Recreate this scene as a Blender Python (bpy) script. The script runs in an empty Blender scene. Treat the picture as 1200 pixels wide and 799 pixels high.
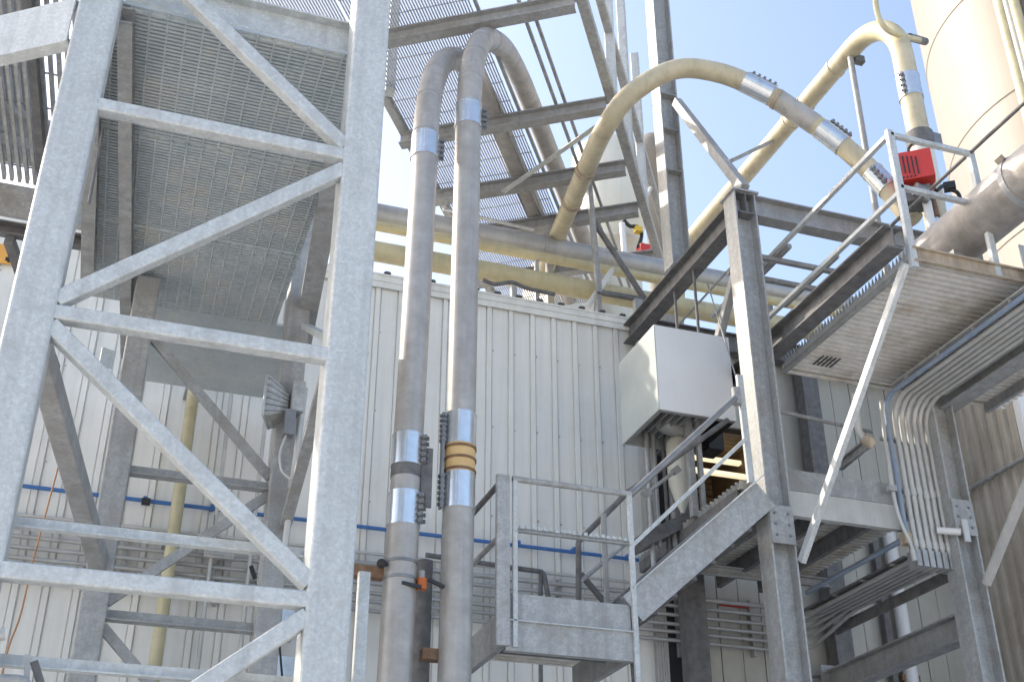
import bpy, bmesh, math, random
from mathutils import Vector, Matrix
random.seed(7)
R = math.radians
S = bpy.context.scene
C = S.collection

# ------------------------------------------------------------------ camera, sky, sun, exposure
F, YAW, PIT, CAM = 1432.0, R(19.0), R(29.0), (0.0, 0.0, 1.6)
cd = bpy.data.cameras.new('camera'); cam = bpy.data.objects.new('camera', cd); C.objects.link(cam)
cam.location = CAM; cam.rotation_euler = (R(90) + PIT, 0, -YAW)
cd.sensor_width = 36.0; cd.lens = 36.0 * F / 1200.0; cd.clip_end = 5000; cd.clip_start = 0.05
S.camera = cam
SUN_EL, SUN_AZ = R(38), R(-50)          # azimuth measured from +Y towards +X
w = bpy.data.worlds.new('World'); S.world = w; w.use_nodes = True
nt = w.node_tree
sky = nt.nodes.new('ShaderNodeTexSky'); sky.sky_type = 'NISHITA'; sky.sun_disc = False
sky.sun_elevation = SUN_EL; sky.sun_rotation = SUN_AZ
sky.air_density = 1.05; sky.dust_density = 4.2; sky.ozone_density = 1.0; sky.altitude = 0
bgn = nt.nodes['Background']; bgn.inputs[1].default_value = 0.15
nt.links.new(sky.outputs[0], bgn.inputs[0])
sl = bpy.data.lights.new('sun', 'SUN'); sl.energy = 2.0; sl.angle = R(0.55); sl.color = (1.0, 0.90, 0.76)
so = bpy.data.objects.new('sun', sl); C.objects.link(so)
sd = Vector((math.sin(SUN_AZ) * math.cos(SUN_EL), math.cos(SUN_AZ) * math.cos(SUN_EL), math.sin(SUN_EL)))
so.rotation_euler = sd.to_track_quat('Z', 'Y').to_euler(); so.location = sd * 60
S.view_settings.view_transform = 'Standard'; S.view_settings.look = 'None'
S.view_settings.exposure = 1.36; S.view_settings.gamma = 1.0
S.render.engine = 'CYCLES'
S.cycles.max_bounces = 6; S.cycles.diffuse_bounces = 4; S.cycles.glossy_bounces = 3

# ------------------------------------------------------------------ placing helpers
def ray(x, y):
    u = (x - 600) / F; v = (399.5 - y) / F
    cy, sy, cp, sp = math.cos(YAW), math.sin(YAW), math.cos(PIT), math.sin(PIT)
    return (sy * cp + u * cy - v * sy * sp, cy * cp - u * sy - v * cy * sp, sp + v * cp)
def at(x, y, X=None, Y=None, Z=None):
    d = ray(x, y)
    t = (X - CAM[0]) / d[0] if X is not None else (Y - CAM[1]) / d[1] if Y is not None else (Z - CAM[2]) / d[2]
    return Vector([CAM[i] + t * d[i] for i in range(3)])
V = Vector

# ------------------------------------------------------------------ materials
MATS = {}
def mat(name, col, col2=None, rough=0.5, metal=0.0, nscale=6.0, contrast=0.5, streak=0.0, rust=0.0, rustcol=(0.16, 0.075, 0.03),
        spangle=0.0, bump=0.0, bscale=40.0, emit=None, stain=None, stainamt=0.0, stainscale=2.0):
    m = bpy.data.materials.new(name); m.use_nodes = True; m.node_tree.nodes['Principled BSDF'].inputs['Specular IOR Level'].default_value = 0.35 if rough > 0.5 else 0.5
    n = m.node_tree.nodes; l = m.node_tree.links
    b = n['Principled BSDF']; b.inputs['Roughness'].default_value = rough; b.inputs['Metallic'].default_value = metal
    geo = n.new('ShaderNodeNewGeometry')
    def noise(scale, detail=5, vec=None, rgh=0.6):
        t = n.new('ShaderNodeTexNoise'); t.inputs['Scale'].default_value = scale; t.inputs['Detail'].default_value = detail
        t.inputs['Roughness'].default_value = rgh
        l.new(vec or geo.outputs['Position'], t.inputs['Vector']); return t.outputs['Fac']
    def ramp(fac, a, c):
        r = n.new('ShaderNodeMapRange'); r.inputs[1].default_value = a; r.inputs[2].default_value = c; l.new(fac, r.inputs[0]); return r.outputs[0]
    def mix(fac, a, c):
        x = n.new('ShaderNodeMix'); x.data_type = 'RGBA'
        for i, v_ in ((0, fac), (6, a), (7, c)):
            if isinstance(v_, (int, float)): x.inputs[i].default_value = v_
            elif isinstance(v_, tuple): x.inputs[i].default_value = (*v_, 1)
            else: l.new(v_, x.inputs[i])
        return x.outputs[2]
    col2 = col2 or tuple(c * 0.72 for c in col)
    k = 0.5 - contrast * 0.5
    c = mix(ramp(noise(nscale), 0.28 + 0.1 * k, 0.72 - 0.1 * k), col2, col)
    if spangle:
        vo = n.new('ShaderNodeTexVoronoi'); vo.inputs['Scale'].default_value = 55; l.new(geo.outputs['Position'], vo.inputs['Vector'])
        bw = n.new('ShaderNodeSeparateColor'); l.new(vo.outputs['Color'], bw.inputs[0])
        f = n.new('ShaderNodeMath'); f.operation = 'MULTIPLY'; f.inputs[1].default_value = spangle; l.new(bw.outputs[0], f.inputs[0])
        c = mix(f.outputs[0], c, tuple(x * 0.55 for x in col))
        l.new(ramp(bw.outputs[1], -0.6, 1.4), b.inputs['Roughness']) if False else None
    if streak:
        mp = n.new('ShaderNodeMapping'); mp.inputs['Scale'].default_value = (9, 9, 0.35); l.new(geo.outputs['Position'], mp.inputs['Vector'])
        f = n.new('ShaderNodeMath'); f.operation = 'MULTIPLY'; f.inputs[1].default_value = streak
        l.new(ramp(noise(1.0, 6, mp.outputs[0]), 0.45, 0.75), f.inputs[0])
        c = mix(f.outputs[0], c, tuple(x * 0.45 for x in col))
    if stain:
        f = n.new('ShaderNodeMath'); f.operation = 'MULTIPLY'; f.inputs[1].default_value = stainamt
        l.new(ramp(noise(stainscale, 7, None, 0.7), 0.5, 0.68), f.inputs[0]); c = mix(f.outputs[0], c, stain)
    if rust:
        f = n.new('ShaderNodeMath'); f.operation = 'MULTIPLY'; f.inputs[1].default_value = 0.9
        l.new(ramp(noise(4.5, 8, None, 0.75), 0.72 - rust * 0.3, 0.82 - rust * 0.2), f.inputs[0]); c = mix(f.outputs[0], c, rustcol)
    l.new(c, b.inputs['Base Color'])
    if bump:
        bp = n.new('ShaderNodeBump'); bp.inputs['Strength'].default_value = bump; bp.inputs['Distance'].default_value = 0.01
        l.new(noise(bscale, 4), bp.inputs['Height']); l.new(bp.outputs[0], b.inputs['Normal'])
    if emit:
        b.inputs['Emission Color'].default_value = (*emit[:3], 1); b.inputs['Emission Strength'].default_value = emit[3]
    MATS[name] = m; return m

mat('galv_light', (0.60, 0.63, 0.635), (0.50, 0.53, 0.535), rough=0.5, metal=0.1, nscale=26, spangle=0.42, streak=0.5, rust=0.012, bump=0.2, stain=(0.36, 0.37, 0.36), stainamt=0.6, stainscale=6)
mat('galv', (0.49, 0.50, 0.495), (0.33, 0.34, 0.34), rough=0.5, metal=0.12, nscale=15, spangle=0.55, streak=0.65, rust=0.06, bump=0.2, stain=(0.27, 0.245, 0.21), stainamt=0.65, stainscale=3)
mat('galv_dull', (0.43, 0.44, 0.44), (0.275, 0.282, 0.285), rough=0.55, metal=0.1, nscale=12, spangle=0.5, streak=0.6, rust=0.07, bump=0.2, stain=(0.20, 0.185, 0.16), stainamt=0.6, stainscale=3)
mat('steel_dark', (0.185, 0.185, 0.185), (0.10, 0.10, 0.102), rough=0.66, metal=0.0, nscale=9, streak=0.5, rust=0.08, bump=0.2)
mat('deck_metal', (0.53, 0.585, 0.61), (0.40, 0.45, 0.475), rough=0.42, metal=0.2, nscale=2.2, spangle=0.35, streak=0.2, bump=0.1, stain=(0.52, 0.48, 0.39), stainamt=0.55, stainscale=1.1)
mat('deck_rusty', (0.80, 0.785, 0.74), (0.63, 0.61, 0.565), rough=0.6, metal=0.05, nscale=9, rust=0.15, rustcol=(0.24, 0.14, 0.075), bump=0.2, stain=(0.46, 0.38, 0.29), stainamt=0.7, stainscale=2.2)
mat('grate_bar', (0.46, 0.47, 0.48), (0.34, 0.35, 0.36), rough=0.5, metal=0.3)
mat('stainless', (0.46, 0.445, 0.425), (0.35, 0.335, 0.315), rough=0.42, metal=0.2, nscale=7, streak=0.55, bump=0.08, stain=(0.29, 0.265, 0.23), stainamt=0.5, stainscale=1.6)
mat('sleeve', (0.72, 0.75, 0.77), (0.6, 0.63, 0.66), rough=0.22, metal=0.75, nscale=9, streak=0.2)
mat('bolt_steel', (0.27, 0.275, 0.28), rough=0.45, metal=0.5)
mat('black', (0.025, 0.025, 0.027), rough=0.5)
mat('cream_pipe', (0.54, 0.49, 0.35), (0.42, 0.37, 0.25), rough=0.45, nscale=2.5, streak=0.45, rust=0.05, rustcol=(0.2,0.13,0.07), bump=0.06, stain=(0.27, 0.23, 0.16), stainamt=0.6, stainscale=1.8)
mat('pale_yellow', (0.56, 0.51, 0.33), (0.44, 0.395, 0.24), rough=0.45, nscale=2, streak=0.4, bump=0.05, stain=(0.30, 0.27, 0.17), stainamt=0.6, stainscale=1.5)
mat('duct_grey', (0.44, 0.45, 0.455), (0.33, 0.335, 0.34), rough=0.42, metal=0.35, nscale=2.5, streak=0.3, bump=0.08)
mat('wall_paint', (0.77, 0.77, 0.73), (0.70, 0.70, 0.665), rough=0.55, nscale=0.8, streak=0.24, bump=0.03, stain=(0.57, 0.56, 0.52), stainamt=0.45, stainscale=0.7)
mat('wall_beige', (0.46, 0.455, 0.41), (0.39, 0.385, 0.34), rough=0.6, nscale=1.1, streak=0.25, bump=0.05, stain=(0.33, 0.30, 0.24), stainamt=0.45, stainscale=0.9)
mat('wall_wing', (0.47, 0.43, 0.365), (0.37, 0.335, 0.28), rough=0.55, nscale=1.3, streak=0.5, bump=0.05, stain=(0.26, 0.22, 0.17), stainamt=0.6, stainscale=0.9)
mat('trim', (0.50, 0.50, 0.48), (0.40, 0.40, 0.38), rough=0.5, nscale=3, streak=0.3)
mat('dark_gap', (0.06, 0.06, 0.06), rough=0.8)
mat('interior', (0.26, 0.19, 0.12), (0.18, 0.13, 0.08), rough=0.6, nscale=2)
mat('box_white', (0.70, 0.705, 0.70), (0.66, 0.665, 0.66), rough=0.4, nscale=1.5, streak=0.06)
mat('box_side', (0.50, 0.54, 0.52), (0.40, 0.44, 0.43), rough=0.35, metal=0.2, nscale=2.2, stain=(0.36, 0.40, 0.39), stainamt=0.4, stainscale=1.5)
mat('blue_pipe', (0.05, 0.16, 0.42), (0.04, 0.13, 0.34), rough=0.4)
mat('blue_grey', (0.20, 0.28, 0.40), (0.28, 0.32, 0.38), rough=0.45, nscale=7)
mat('conduit', (0.56, 0.56, 0.54), (0.44, 0.44, 0.42), rough=0.42, metal=0.25, nscale=6, stain=(0.38, 0.34, 0.28), stainamt=0.4, stainscale=3)
mat('conduit_dull', (0.44, 0.445, 0.44), (0.31, 0.315, 0.315), rough=0.42, metal=0.3, nscale=6, stain=(0.25, 0.22, 0.18), stainamt=0.5, stainscale=3)
mat('timber', (0.24, 0.15, 0.09), (0.15, 0.09, 0.055), rough=0.75, nscale=12)
mat('orange', (0.58, 0.15, 0.04), (0.46, 0.12, 0.03), rough=0.55, nscale=6)
mat('orange_sign', (0.80, 0.42, 0.10), (0.70, 0.34, 0.08), rough=0.55, nscale=6)
mat('amber_hose', (0.68, 0.47, 0.22), (0.60, 0.40, 0.18), rough=0.5, nscale=6)
mat('cord', (0.40, 0.20, 0.09), rough=0.8)
mat('red', (0.55, 0.045, 0.035), (0.48, 0.04, 0.03), rough=0.42, nscale=5)
mat('tank_cream', (0.232, 0.214, 0.186), (0.215, 0.197, 0.171), rough=0.55, nscale=0.5, streak=0.10, stain=(0.19, 0.172, 0.147), stainamt=0.5, stainscale=0.4)
mat('vessel_white', (0.66, 0.65, 0.58), (0.58, 0.57, 0.50), rough=0.5, nscale=1.2, streak=0.2)
mat('glow_strip', (0.9, 0.85, 0.7), emit=(1.0, 0.84, 0.55, 0.4))  # warm emission for the bright strips in the doorway
mat('glass_lamp', (0.72, 0.70, 0.64), (0.6, 0.58, 0.52), rough=0.2)
mat('yellow', (0.75, 0.50, 0.05), rough=0.5)
mat('ground', (0.60, 0.585, 0.55), (0.53, 0.515, 0.485), rough=0.85, nscale=0.6, bump=0.3, bscale=12)
mat('landing_deck', (0.60, 0.585, 0.54), (0.42, 0.405, 0.37), rough=0.6, metal=0.05, nscale=9, rust=0.12, bump=0.2, stain=(0.25, 0.21, 0.16), stainamt=0.6, stainscale=2.5)
mat('lagging', (0.40, 0.375, 0.35), (0.28, 0.26, 0.24), rough=0.5, metal=0.15, nscale=6, streak=0.3, bump=0.25, bscale=18, stain=(0.22, 0.19, 0.16), stainamt=0.6, stainscale=2.6)
mat('rusty_fascia', (0.50, 0.43, 0.34), (0.36, 0.28, 0.20), rough=0.65, nscale=10, streak=0.9, rust=0.14, rustcol=(0.20, 0.10, 0.05), bump=0.2)
mat('roofing', (0.42, 0.42, 0.41), rough=0.55, nscale=1)

# ------------------------------------------------------------------ object helpers
OFF = {}
def thing(name, label, cat, loc=(0, 0, 0), group=None):
    o = bpy.data.objects.new(name, None); C.objects.link(o); o.location = loc; o.empty_display_size = 0.2
    OFF[o.name] = V(loc); o['label'] = label; o['category'] = cat
    if group: o['group'] = group
    return o
def mesh_obj(name, bm, m, parent=None, smooth=False, label=None, kind=None, loc=None):
    """bm is in world coordinates"""
    off = OFF[parent.name] if parent else V(loc or (0, 0, 0))
    if off.length: bmesh.ops.translate(bm, verts=bm.verts, vec=-off)
    bm.normal_update()
    me = bpy.data.meshes.new(name); bm.to_mesh(me); bm.free()
    if smooth: me.polygons.foreach_set('use_smooth', [True] * len(me.polygons))
    for mm in (m if isinstance(m, list) else [m]): me.materials.append(MATS[mm])
    o = bpy.data.objects.new(name, me); C.objects.link(o)
    if parent: o.parent = parent
    else: o.location = off
    OFF[o.name] = off
    if label: o['label'] = label
    if kind: o['kind'] = kind
    return o
def solo(name, bm, m, label, cat, group=None, loc=(0, 0, 0), smooth=False):
    o = mesh_obj(name, bm, m, None, smooth, label, None, loc); o['category'] = cat
    if group: o['group'] = group
    return o
def inst(o, name, parent, delta):
    c = bpy.data.objects.new(name, o.data); C.objects.link(c); c.parent = parent; c.location = V(o.location) + V(delta)
    OFF[c.name] = OFF[parent.name] + V(delta); return c

# profiles (closed 2D outlines, u sideways, v upwards)
def rect(wd, h, r=0.0, n=3):
    a, b = wd / 2, h / 2
    if not r: return [(-a, -b), (a, -b), (a, b), (-a, b)]
    p = []
    for cx, cy, s in ((a - r, -b + r, -90), (a - r, b - r, 0), (-a + r, b - r, 90), (-a + r, -b + r, 180)):
        for i in range(n + 1):
            t = R(s + 90 * i / n); p.append((cx + r * math.cos(t), cy + r * math.sin(t)))
    return p
def isec(wd, h, tw=0.014, tf=0.02):
    a, b = wd / 2, h / 2
    return [(-a, -b), (a, -b), (a, -b + tf), (tw / 2, -b + tf), (tw / 2, b - tf), (a, b - tf), (a, b), (-a, b), (-a, b - tf), (-tw / 2, b - tf), (-tw / 2, -b + tf), (-a, -b + tf)]
def chan(wd, h, tw=0.012, tf=0.016):
    a, b = wd / 2, h / 2                      # back of the channel at u=-a
    return [(-a, -b), (a, -b), (a, -b + tf), (-a + tw, -b + tf), (-a + tw, b - tf), (a, b - tf), (a, b), (-a, b)]
def angle(wd, h, t=0.01):
    a, b = wd / 2, h / 2
    return [(-a, -b), (a, -b), (a, -b + t), (-a + t, -b + t), (-a + t, b), (-a, b)]
def circ(r, n=14):
    return [(r * math.cos(2 * math.pi * i / n), r * math.sin(2 * math.pi * i / n)) for i in range(n)]
def bar(p0, p1, prof, up=(0, 0, 1), bm=None):
    bm = bm or bmesh.new(); p0, p1 = V(p0), V(p1); d = (p1 - p0).normalized(); up = V(up)
    if abs(d.dot(up)) > 0.995: up = V((0, 1, 0))
    s = d.cross(up).normalized(); u = s.cross(d).normalized()
    A = [bm.verts.new(p0 + s * a + u * b) for a, b in prof]; B = [bm.verts.new(p1 + s * a + u * b) for a, b in prof]
    n = len(prof)
    for i in range(n): bm.faces.new((A[i], A[(i + 1) % n], B[(i + 1) % n], B[i]))
    bm.faces.new(list(reversed([bm.verts.new(v.co) for v in A]))); bm.faces.new([bm.verts.new(v.co) for v in B])
    return bm
def post(x, y, z0, z1, prof, bm=None):       # vertical member; profile u -> X, v -> Y
    bm = bm or bmesh.new()
    A = [bm.verts.new((x + a, y + b, z0)) for a, b in prof]; B = [bm.verts.new((x + a, y + b, z1)) for a, b in prof]
    n = len(prof)
    for i in range(n): bm.faces.new((A[i], A[(i + 1) % n], B[(i + 1) % n], B[i]))
    bm.faces.new(list(reversed([bm.verts.new(v.co) for v in A]))); bm.faces.new([bm.verts.new(v.co) for v in B])
    return bm
def box(x0, x1, y0, y1, z0, z1, bm=None, bev=0.0):
    bm = bm or bmesh.new()
    if bev: return post((x0 + x1) / 2, (y0 + y1) / 2, z0, z1, rect(x1 - x0, y1 - y0, bev, 2), bm)
    v = [bm.verts.new((x, y, z)) for z in (z0, z1) for x, y in ((x0, y0), (x1, y0), (x1, y1), (x0, y1))]
    for f in ((3, 2, 1, 0), (4, 5, 6, 7), (0, 1, 5, 4), (1, 2, 6, 5), (2, 3, 7, 6), (3, 0, 4, 7)): bm.faces.new([v[i] for i in f])
    return bm
def obox(c, ax, ay, az, hx, hy, hz, bm=None):   # oriented box
    bm = bm or bmesh.new(); c = V(c); ax, ay, az = V(ax).normalized(), V(ay).normalized(), V(az).normalized()
    v = [bm.verts.new(c + ax * hx * i + ay * hy * j + az * hz * k) for k in (-1, 1) for i, j in ((-1, -1), (1, -1), (1, 1), (-1, 1))]
    for f in ((3, 2, 1, 0), (4, 5, 6, 7), (0, 1, 5, 4), (1, 2, 6, 5), (2, 3, 7, 6), (3, 0, 4, 7)): bm.faces.new([v[i] for i in f])
    return bm
def fillet(pts, r, n=8):
    pts = [V(p) for p in pts]; out = [pts[0]]
    for i in range(1, len(pts) - 1):
        a = (pts[i - 1] - pts[i]); b = (pts[i + 1] - pts[i]); ri = r[i - 1] if isinstance(r, (list, tuple)) else r
        la, lb = a.length, b.length; a.normalize(); b.normalize()
        ang = a.angle(b)
        if ang > 3.05 or ri <= 0: out.append(pts[i]); continue
        t = min(ri / math.tan(ang / 2), la * 0.49, lb * 0.49); ra = t * math.tan(ang / 2)
        cen = pts[i] + (a + b).normalized() * (ra / math.sin(ang / 2))
        p, q = pts[i] + a * t - cen, pts[i] + b * t - cen; tot = p.angle(q); axs = p.cross(q).normalized()
        for k in range(n + 1): out.append(cen + Matrix.Rotation(tot * k / n, 3, axs) @ p)
    out.append(pts[-1]); return out
def smoothpath(pts, n=6):
    pts = [V(p) for p in pts]; P = [pts[0] * 2 - pts[1]] + pts + [pts[-1] * 2 - pts[-2]]; out = []
    for i in range(1, len(P) - 2):
        for k in range(n):
            t = k / n; a, b, c, d = P[i - 1], P[i], P[i + 1], P[i + 2]
            out.append(0.5 * ((2 * b) + (c - a) * t + (2 * a - 5 * b + 4 * c - d) * t * t + (-a + 3 * b - 3 * c + d) * t ** 3))
    out.append(pts[-1]); return out
def tube(pts, r, n=12, bm=None, cap=True):
    bm = bm or bmesh.new(); pts = [V(p) for p in pts]; q = [pts[0]]
    for p in pts[1:]:
        if (p - q[-1]).length > 1e-5: q.append(p)
    pts = q; T = []
    for i in range(len(pts)):
        a = pts[min(i + 1, len(pts) - 1)] - pts[max(i - 1, 0)]; T.append(a.normalized())
    up = V((0, 0, 1)) if abs(T[0].z) < 0.9 else V((0, 1, 0))
    s = T[0].cross(up).normalized(); rings = []
    for i, p in enumerate(pts):
        s = (s - T[i] * s.dot(T[i])).normalized(); u = s.cross(T[i])
        rr = r(i / (len(pts) - 1)) if callable(r) else r
        rings.append([bm.verts.new(p + (s * math.cos(2 * math.pi * k / n) + u * math.sin(2 * math.pi * k / n)) * rr) for k in range(n)])
    for A, B in zip(rings, rings[1:]):
        for k in range(n):
            f = bm.faces.new((A[k], B[k], B[(k + 1) % n], A[(k + 1) % n])); f.smooth = True
    if cap:
        bm.faces.new([bm.verts.new(v.co) for v in rings[0]]); bm.faces.new(list(reversed([bm.verts.new(v.co) for v in rings[-1]])))
    return bm
def lathe(c, prof, n=32, bm=None):            # list of (radius, z), axis vertical
    bm = bm or bmesh.new(); c = V(c)
    rings = [[bm.verts.new((c.x + r * math.cos(2 * math.pi * k / n), c.y + r * math.sin(2 * math.pi * k / n), c.z + z)) for k in range(n)] for r, z in prof]
    for A, B in zip(rings, rings[1:]):
        for k in range(n): bm.faces.new((A[k], A[(k + 1) % n], B[(k + 1) % n], B[k])).smooth = True
    return bm
def P(name, bm, m, parent, label=None, smooth=False, kind=None): return mesh_obj(name, bm, m, parent, smooth, label, kind)
def along(pts, s):                            # point and tangent at arclength fraction s
    L = [0]
    for a, b in zip(pts, pts[1:]): L.append(L[-1] + (b - a).length)
    t = s * L[-1]
    for i in range(len(pts) - 1):
        if L[i + 1] >= t: return pts[i].lerp(pts[i + 1], (t - L[i]) / max(L[i + 1] - L[i], 1e-6)), (pts[i + 1] - pts[i]).normalized()
    return pts[-1], (pts[-1] - pts[-2]).normalized()
def sleeve(parent, p, d, r, length, side, name='coupling_sleeve', m='sleeve', lugs=4):
    """bolted pipe coupling: sleeve, end beads and a row of lugs along one side"""
    p, d, side = V(p), V(d).normalized(), V(side); side = (side - d * side.dot(d)).normalized()
    a, b = p - d * length / 2, p + d * length / 2
    bm = tube([a, b], r * 1.075, 20)
    for q in (a, b): tube([q - d * 0.012, q + d * 0.012], r * 1.10, 20, bm)
    s = P(name, bm, m, parent)
    if lugs:
        bm = obox(p + side * (r * 1.10 + 0.018), d, side, d.cross(side), length * 0.5, 0.02, 0.006)
        for i in range(lugs):
            c = p + d * length * ((i + 0.5) / lugs - 0.5) + side * (r * 1.10 + 0.03)
            t = d.cross(side); tube([c - t * 0.042, c + t * 0.042], 0.011, 8, bm)
            obox(c + t * 0.026, d, side, t, 0.018, 0.022, 0.01, bm); obox(c - t * 0.026, d, side, t, 0.018, 0.022, 0.01, bm)
        P('clamp_lug', bm, 'bolt_steel', s)
    return s

# ------------------------------------------------------------------ ground
bm = bmesh.new(); bmesh.ops.create_grid(bm, x_segments=2, y_segments=2, size=1500)
o = mesh_obj('ground', bm, 'ground'); o['kind'] = 'structure'

# ------------------------------------------------------------------ factory building
WY, ROOF, PITCH = 14.0, 10.46, 0.317
fb = thing('factory_building', 'pale grey ribbed metal factory building filling the background behind the steel tower', 'building', (0, WY, 0))
XR = 6.705
fw = P('front_wall', box(-8.5, 6.76, WY + 0.03, WY + 0.2, 0, ROOF - 0.02), 'wall_paint', fb)
def ribbed(x0, npitch, z0, z1, yb=WY, sgn=-1):
    prof = []
    for i in range(npitch):
        c = x0 + PITCH * i
        prof += [(c - 0.048, 0), (c - 0.047, -0.016), (c - 0.036, -0.016), (c - 0.030, 0.026), (c + 0.030, 0.026), (c + 0.036, -0.016), (c + 0.047, -0.016), (c + 0.048, 0)]
    prof.append((x0 + PITCH * npitch - 0.0485, 0))
    bm = bmesh.new()
    A = [bm.verts.new((x, yb + sgn * h, z0)) for x, h in prof]; B = [bm.verts.new((x, yb + sgn * h, z1)) for x, h in prof]
    for i in range(len(prof) - 1): bm.faces.new((A[i], A[i + 1], B[i + 1], B[i]))
    return bm
first = None
for k in range(16):
    x0 = XR - PITCH * 3 * (k + 1) + 0.0
    if first is None: first = P('panel', ribbed(x0, 3, 0, ROOF - 0.1), 'wall_paint', fw)
    else: inst(first, 'panel', fw, (-PITCH * 3 * k, 0, 0))
bm = bmesh.new()
for k in range(46):
    for z in (4.6, 5.9, 7.2, 8.45, 9.6):
        for q in (0.06,):
            x = XR - PITCH * k + q; tube([(x, WY + 0.002, z), (x, WY - 0.009, z + 0.013 * (k % 3))], 0.010, 6, bm)
P('screw', bm, 'trim', fw, kind='stuff')
# right-hand stretch: flat beige panels with dark joints, and the doorway of the upper landing
rw = P('rear_wall', box(6.9, 7.36, WY + 0.05, WY + 0.2, 0, ROOF - 0.02), 'dark_gap', fb)
bm = bmesh.new(); box(8.63, 11.9, WY + 0.05, WY + 0.2, 0, ROOF - 0.02, bm); box(7.36, 8.63, WY + 0.05, WY + 0.2, 0, 6.75, bm); box(7.36, 8.63, WY + 0.05, WY + 0.2, 9.0, ROOF - 0.02, bm)
P('wall_backing', bm, 'dark_gap', fb)
fp = None
for i in range(14):
    x0 = 7.36 + i * PITCH
    for z0, z1 in (((0, 6.75), (9.0, ROOF - .05)) if i < 4 else ((0, ROOF - .05),)):
        P('panel', box(x0 + 0.006, x0 + PITCH - 0.006, WY - 0.004 * (i % 2), WY + 0.048, z0, z1), 'wall_beige', rw)
# corner trim
bm = bmesh.new()
for i in range(5): box(6.74 + i * 0.032, 6.766 + i * 0.032, WY - 0.05 - 0.004 * i, WY + 0.1, 0, ROOF - 0.05, bm)
P('corner_trim', bm, 'trim', fb)
# doorway interior
bm = bmesh.new(); box(7.36, 8.63, 15.6, 15.7, 6.75, 9.0, bm)
for i in range(22): box(7.38, 8.61, 15.56, 15.61, 6.8 + i * 0.1, 6.875 + i * 0.1, bm)
box(7.30, 7.36, WY + 0.2, 15.7, 6.75, 9.0, bm); box(8.63, 8.69, WY + 0.2, 15.7, 6.75, 9.0, bm); box(7.3, 8.69, WY + 0.2, 15.7, 6.69, 6.75, bm)
for i in range(11): box(7.36, 8.63, WY + 0.2 + 0.128 * i, WY + 0.2 + 0.128 * i + 0.11, 8.95, 9.0, bm)
box(7.3, 8.69, WY + 0.2, 15.7, 9.0, 9.05, bm)
dw = P('doorway', bm, 'interior', fb)
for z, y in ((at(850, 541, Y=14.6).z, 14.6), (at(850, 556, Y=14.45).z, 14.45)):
    P('bright_strip', box(7.40, 8.6, y, y + 0.09, z, z + 0.055), 'glow_strip', dw)  # emissive bars added to give the bright strips inside the dark doorway
# eave flashing with open rib ends
bm = bmesh.new(); box(-8.5, 6.9, WY - 0.07, WY + 0.1, ROOF - 0.10, ROOF + 0.0, bm); box(-8.5, 6.9, WY - 0.085, WY - 0.0705, ROOF - 0.015, ROOF + 0.012, bm)
box(-8.5, 6.9, WY - 0.055, WY - 0.04, ROOF - 0.19, ROOF - 0.101, bm)
P('eave_flashing', bm, 'wall_paint', fb)
rf = P('roof', box(-8.5, 20, WY - 0.06, 30, ROOF + 0.001, ROOF + 0.03), 'roofing', fb)
bm = bmesh.new()
for k in range(60):
    x = 6.80 - 0.1585 * 2 * k
    if x < -8.4: break
    bar((x, WY - 0.1, ROOF + 0.045), (x, 29, ROOF + 0.045), [(-0.05, -0.016), (0.05, -0.016), (0.03, 0.006), (-0.03, 0.006)], (0, 0, 1), bm)
P('roof_rib', bm, 'steel_dark', rf, kind='stuff')
P('rust_plate', box(3.93, 3.965, WY - 0.012, WY - 0.002, 9.42, 9.66), 'timber', fw, 'small rusty vertical plate on the wall')
# wing on the right: its side faces the yard to the left
WX = 11.8
wg = P('wing', box(WX + 0.05, 22, 12.3, 16, 0, 10.2), 'box_side', fb)
bm = bmesh.new(); prof = []
n = 8
for i in range(n):
    c = 12.36 + 0.21 * i + 0.08
    prof += [(c - 0.05, 0), (c - 0.03, 0.055), (c + 0.03, 0.055), (c + 0.05, 0)]
A = [bm.verts.new((WX - h, y, 0)) for y, h in prof]; B = [bm.verts.new((WX - h, y, 10.1)) for y, h in prof]
for i in range(len(prof) - 1): bm.faces.new((A[i], B[i], B[i + 1], A[i + 1]))
P('side_cladding', bm, 'wall_wing', wg)
P('corner_flashing', post(WX + 0.02, 12.33, 0, 10.15, rect(0.14, 0.14, 0.02)), 'box_white', wg)

# ------------------------------------------------------------------ galvanised tower at left
tw = thing('steel_tower', 'tall pale galvanised steel tower with crossed braces in the left foreground', 'tower', (0.3, 7, 0))
LEG = rect(0.275, 0.26, 0.028)
xl, xr, yf = -0.675, 1.275, 7.13
for x in (xl, xr):
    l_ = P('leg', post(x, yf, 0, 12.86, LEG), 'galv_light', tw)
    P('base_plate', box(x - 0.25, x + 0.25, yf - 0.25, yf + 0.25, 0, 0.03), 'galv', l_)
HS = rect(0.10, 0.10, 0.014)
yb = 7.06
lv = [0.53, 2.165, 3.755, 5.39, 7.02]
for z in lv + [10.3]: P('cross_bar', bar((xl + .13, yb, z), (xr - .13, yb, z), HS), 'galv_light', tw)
def brace(p0, p1, prof=HS, m='galv_light', par=tw, nm='diagonal_brace', up=(0, 1, 0)): return P(nm, bar(p0, p1, prof, up), m, par)
DB = rect(0.105, 0.098, 0.012)
il, ir = xl + 0.12, xr - 0.12
brace((ir, yb + .003, 7.10), (il + 0.03, yb + .003, 8.55), DB)
brace((il, yb + .003, 5.48), (ir, yb + .003, 6.90), DB)
brace((il, yb + .003, 5.30), (ir, yb + .003, 3.86), DB)
brace((il, yb + .003, 2.27), (ir, yb + .003, 3.66), DB)
brace((il, yb + .003, 2.07), (ir, yb + .003, 0.64), DB)
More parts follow.
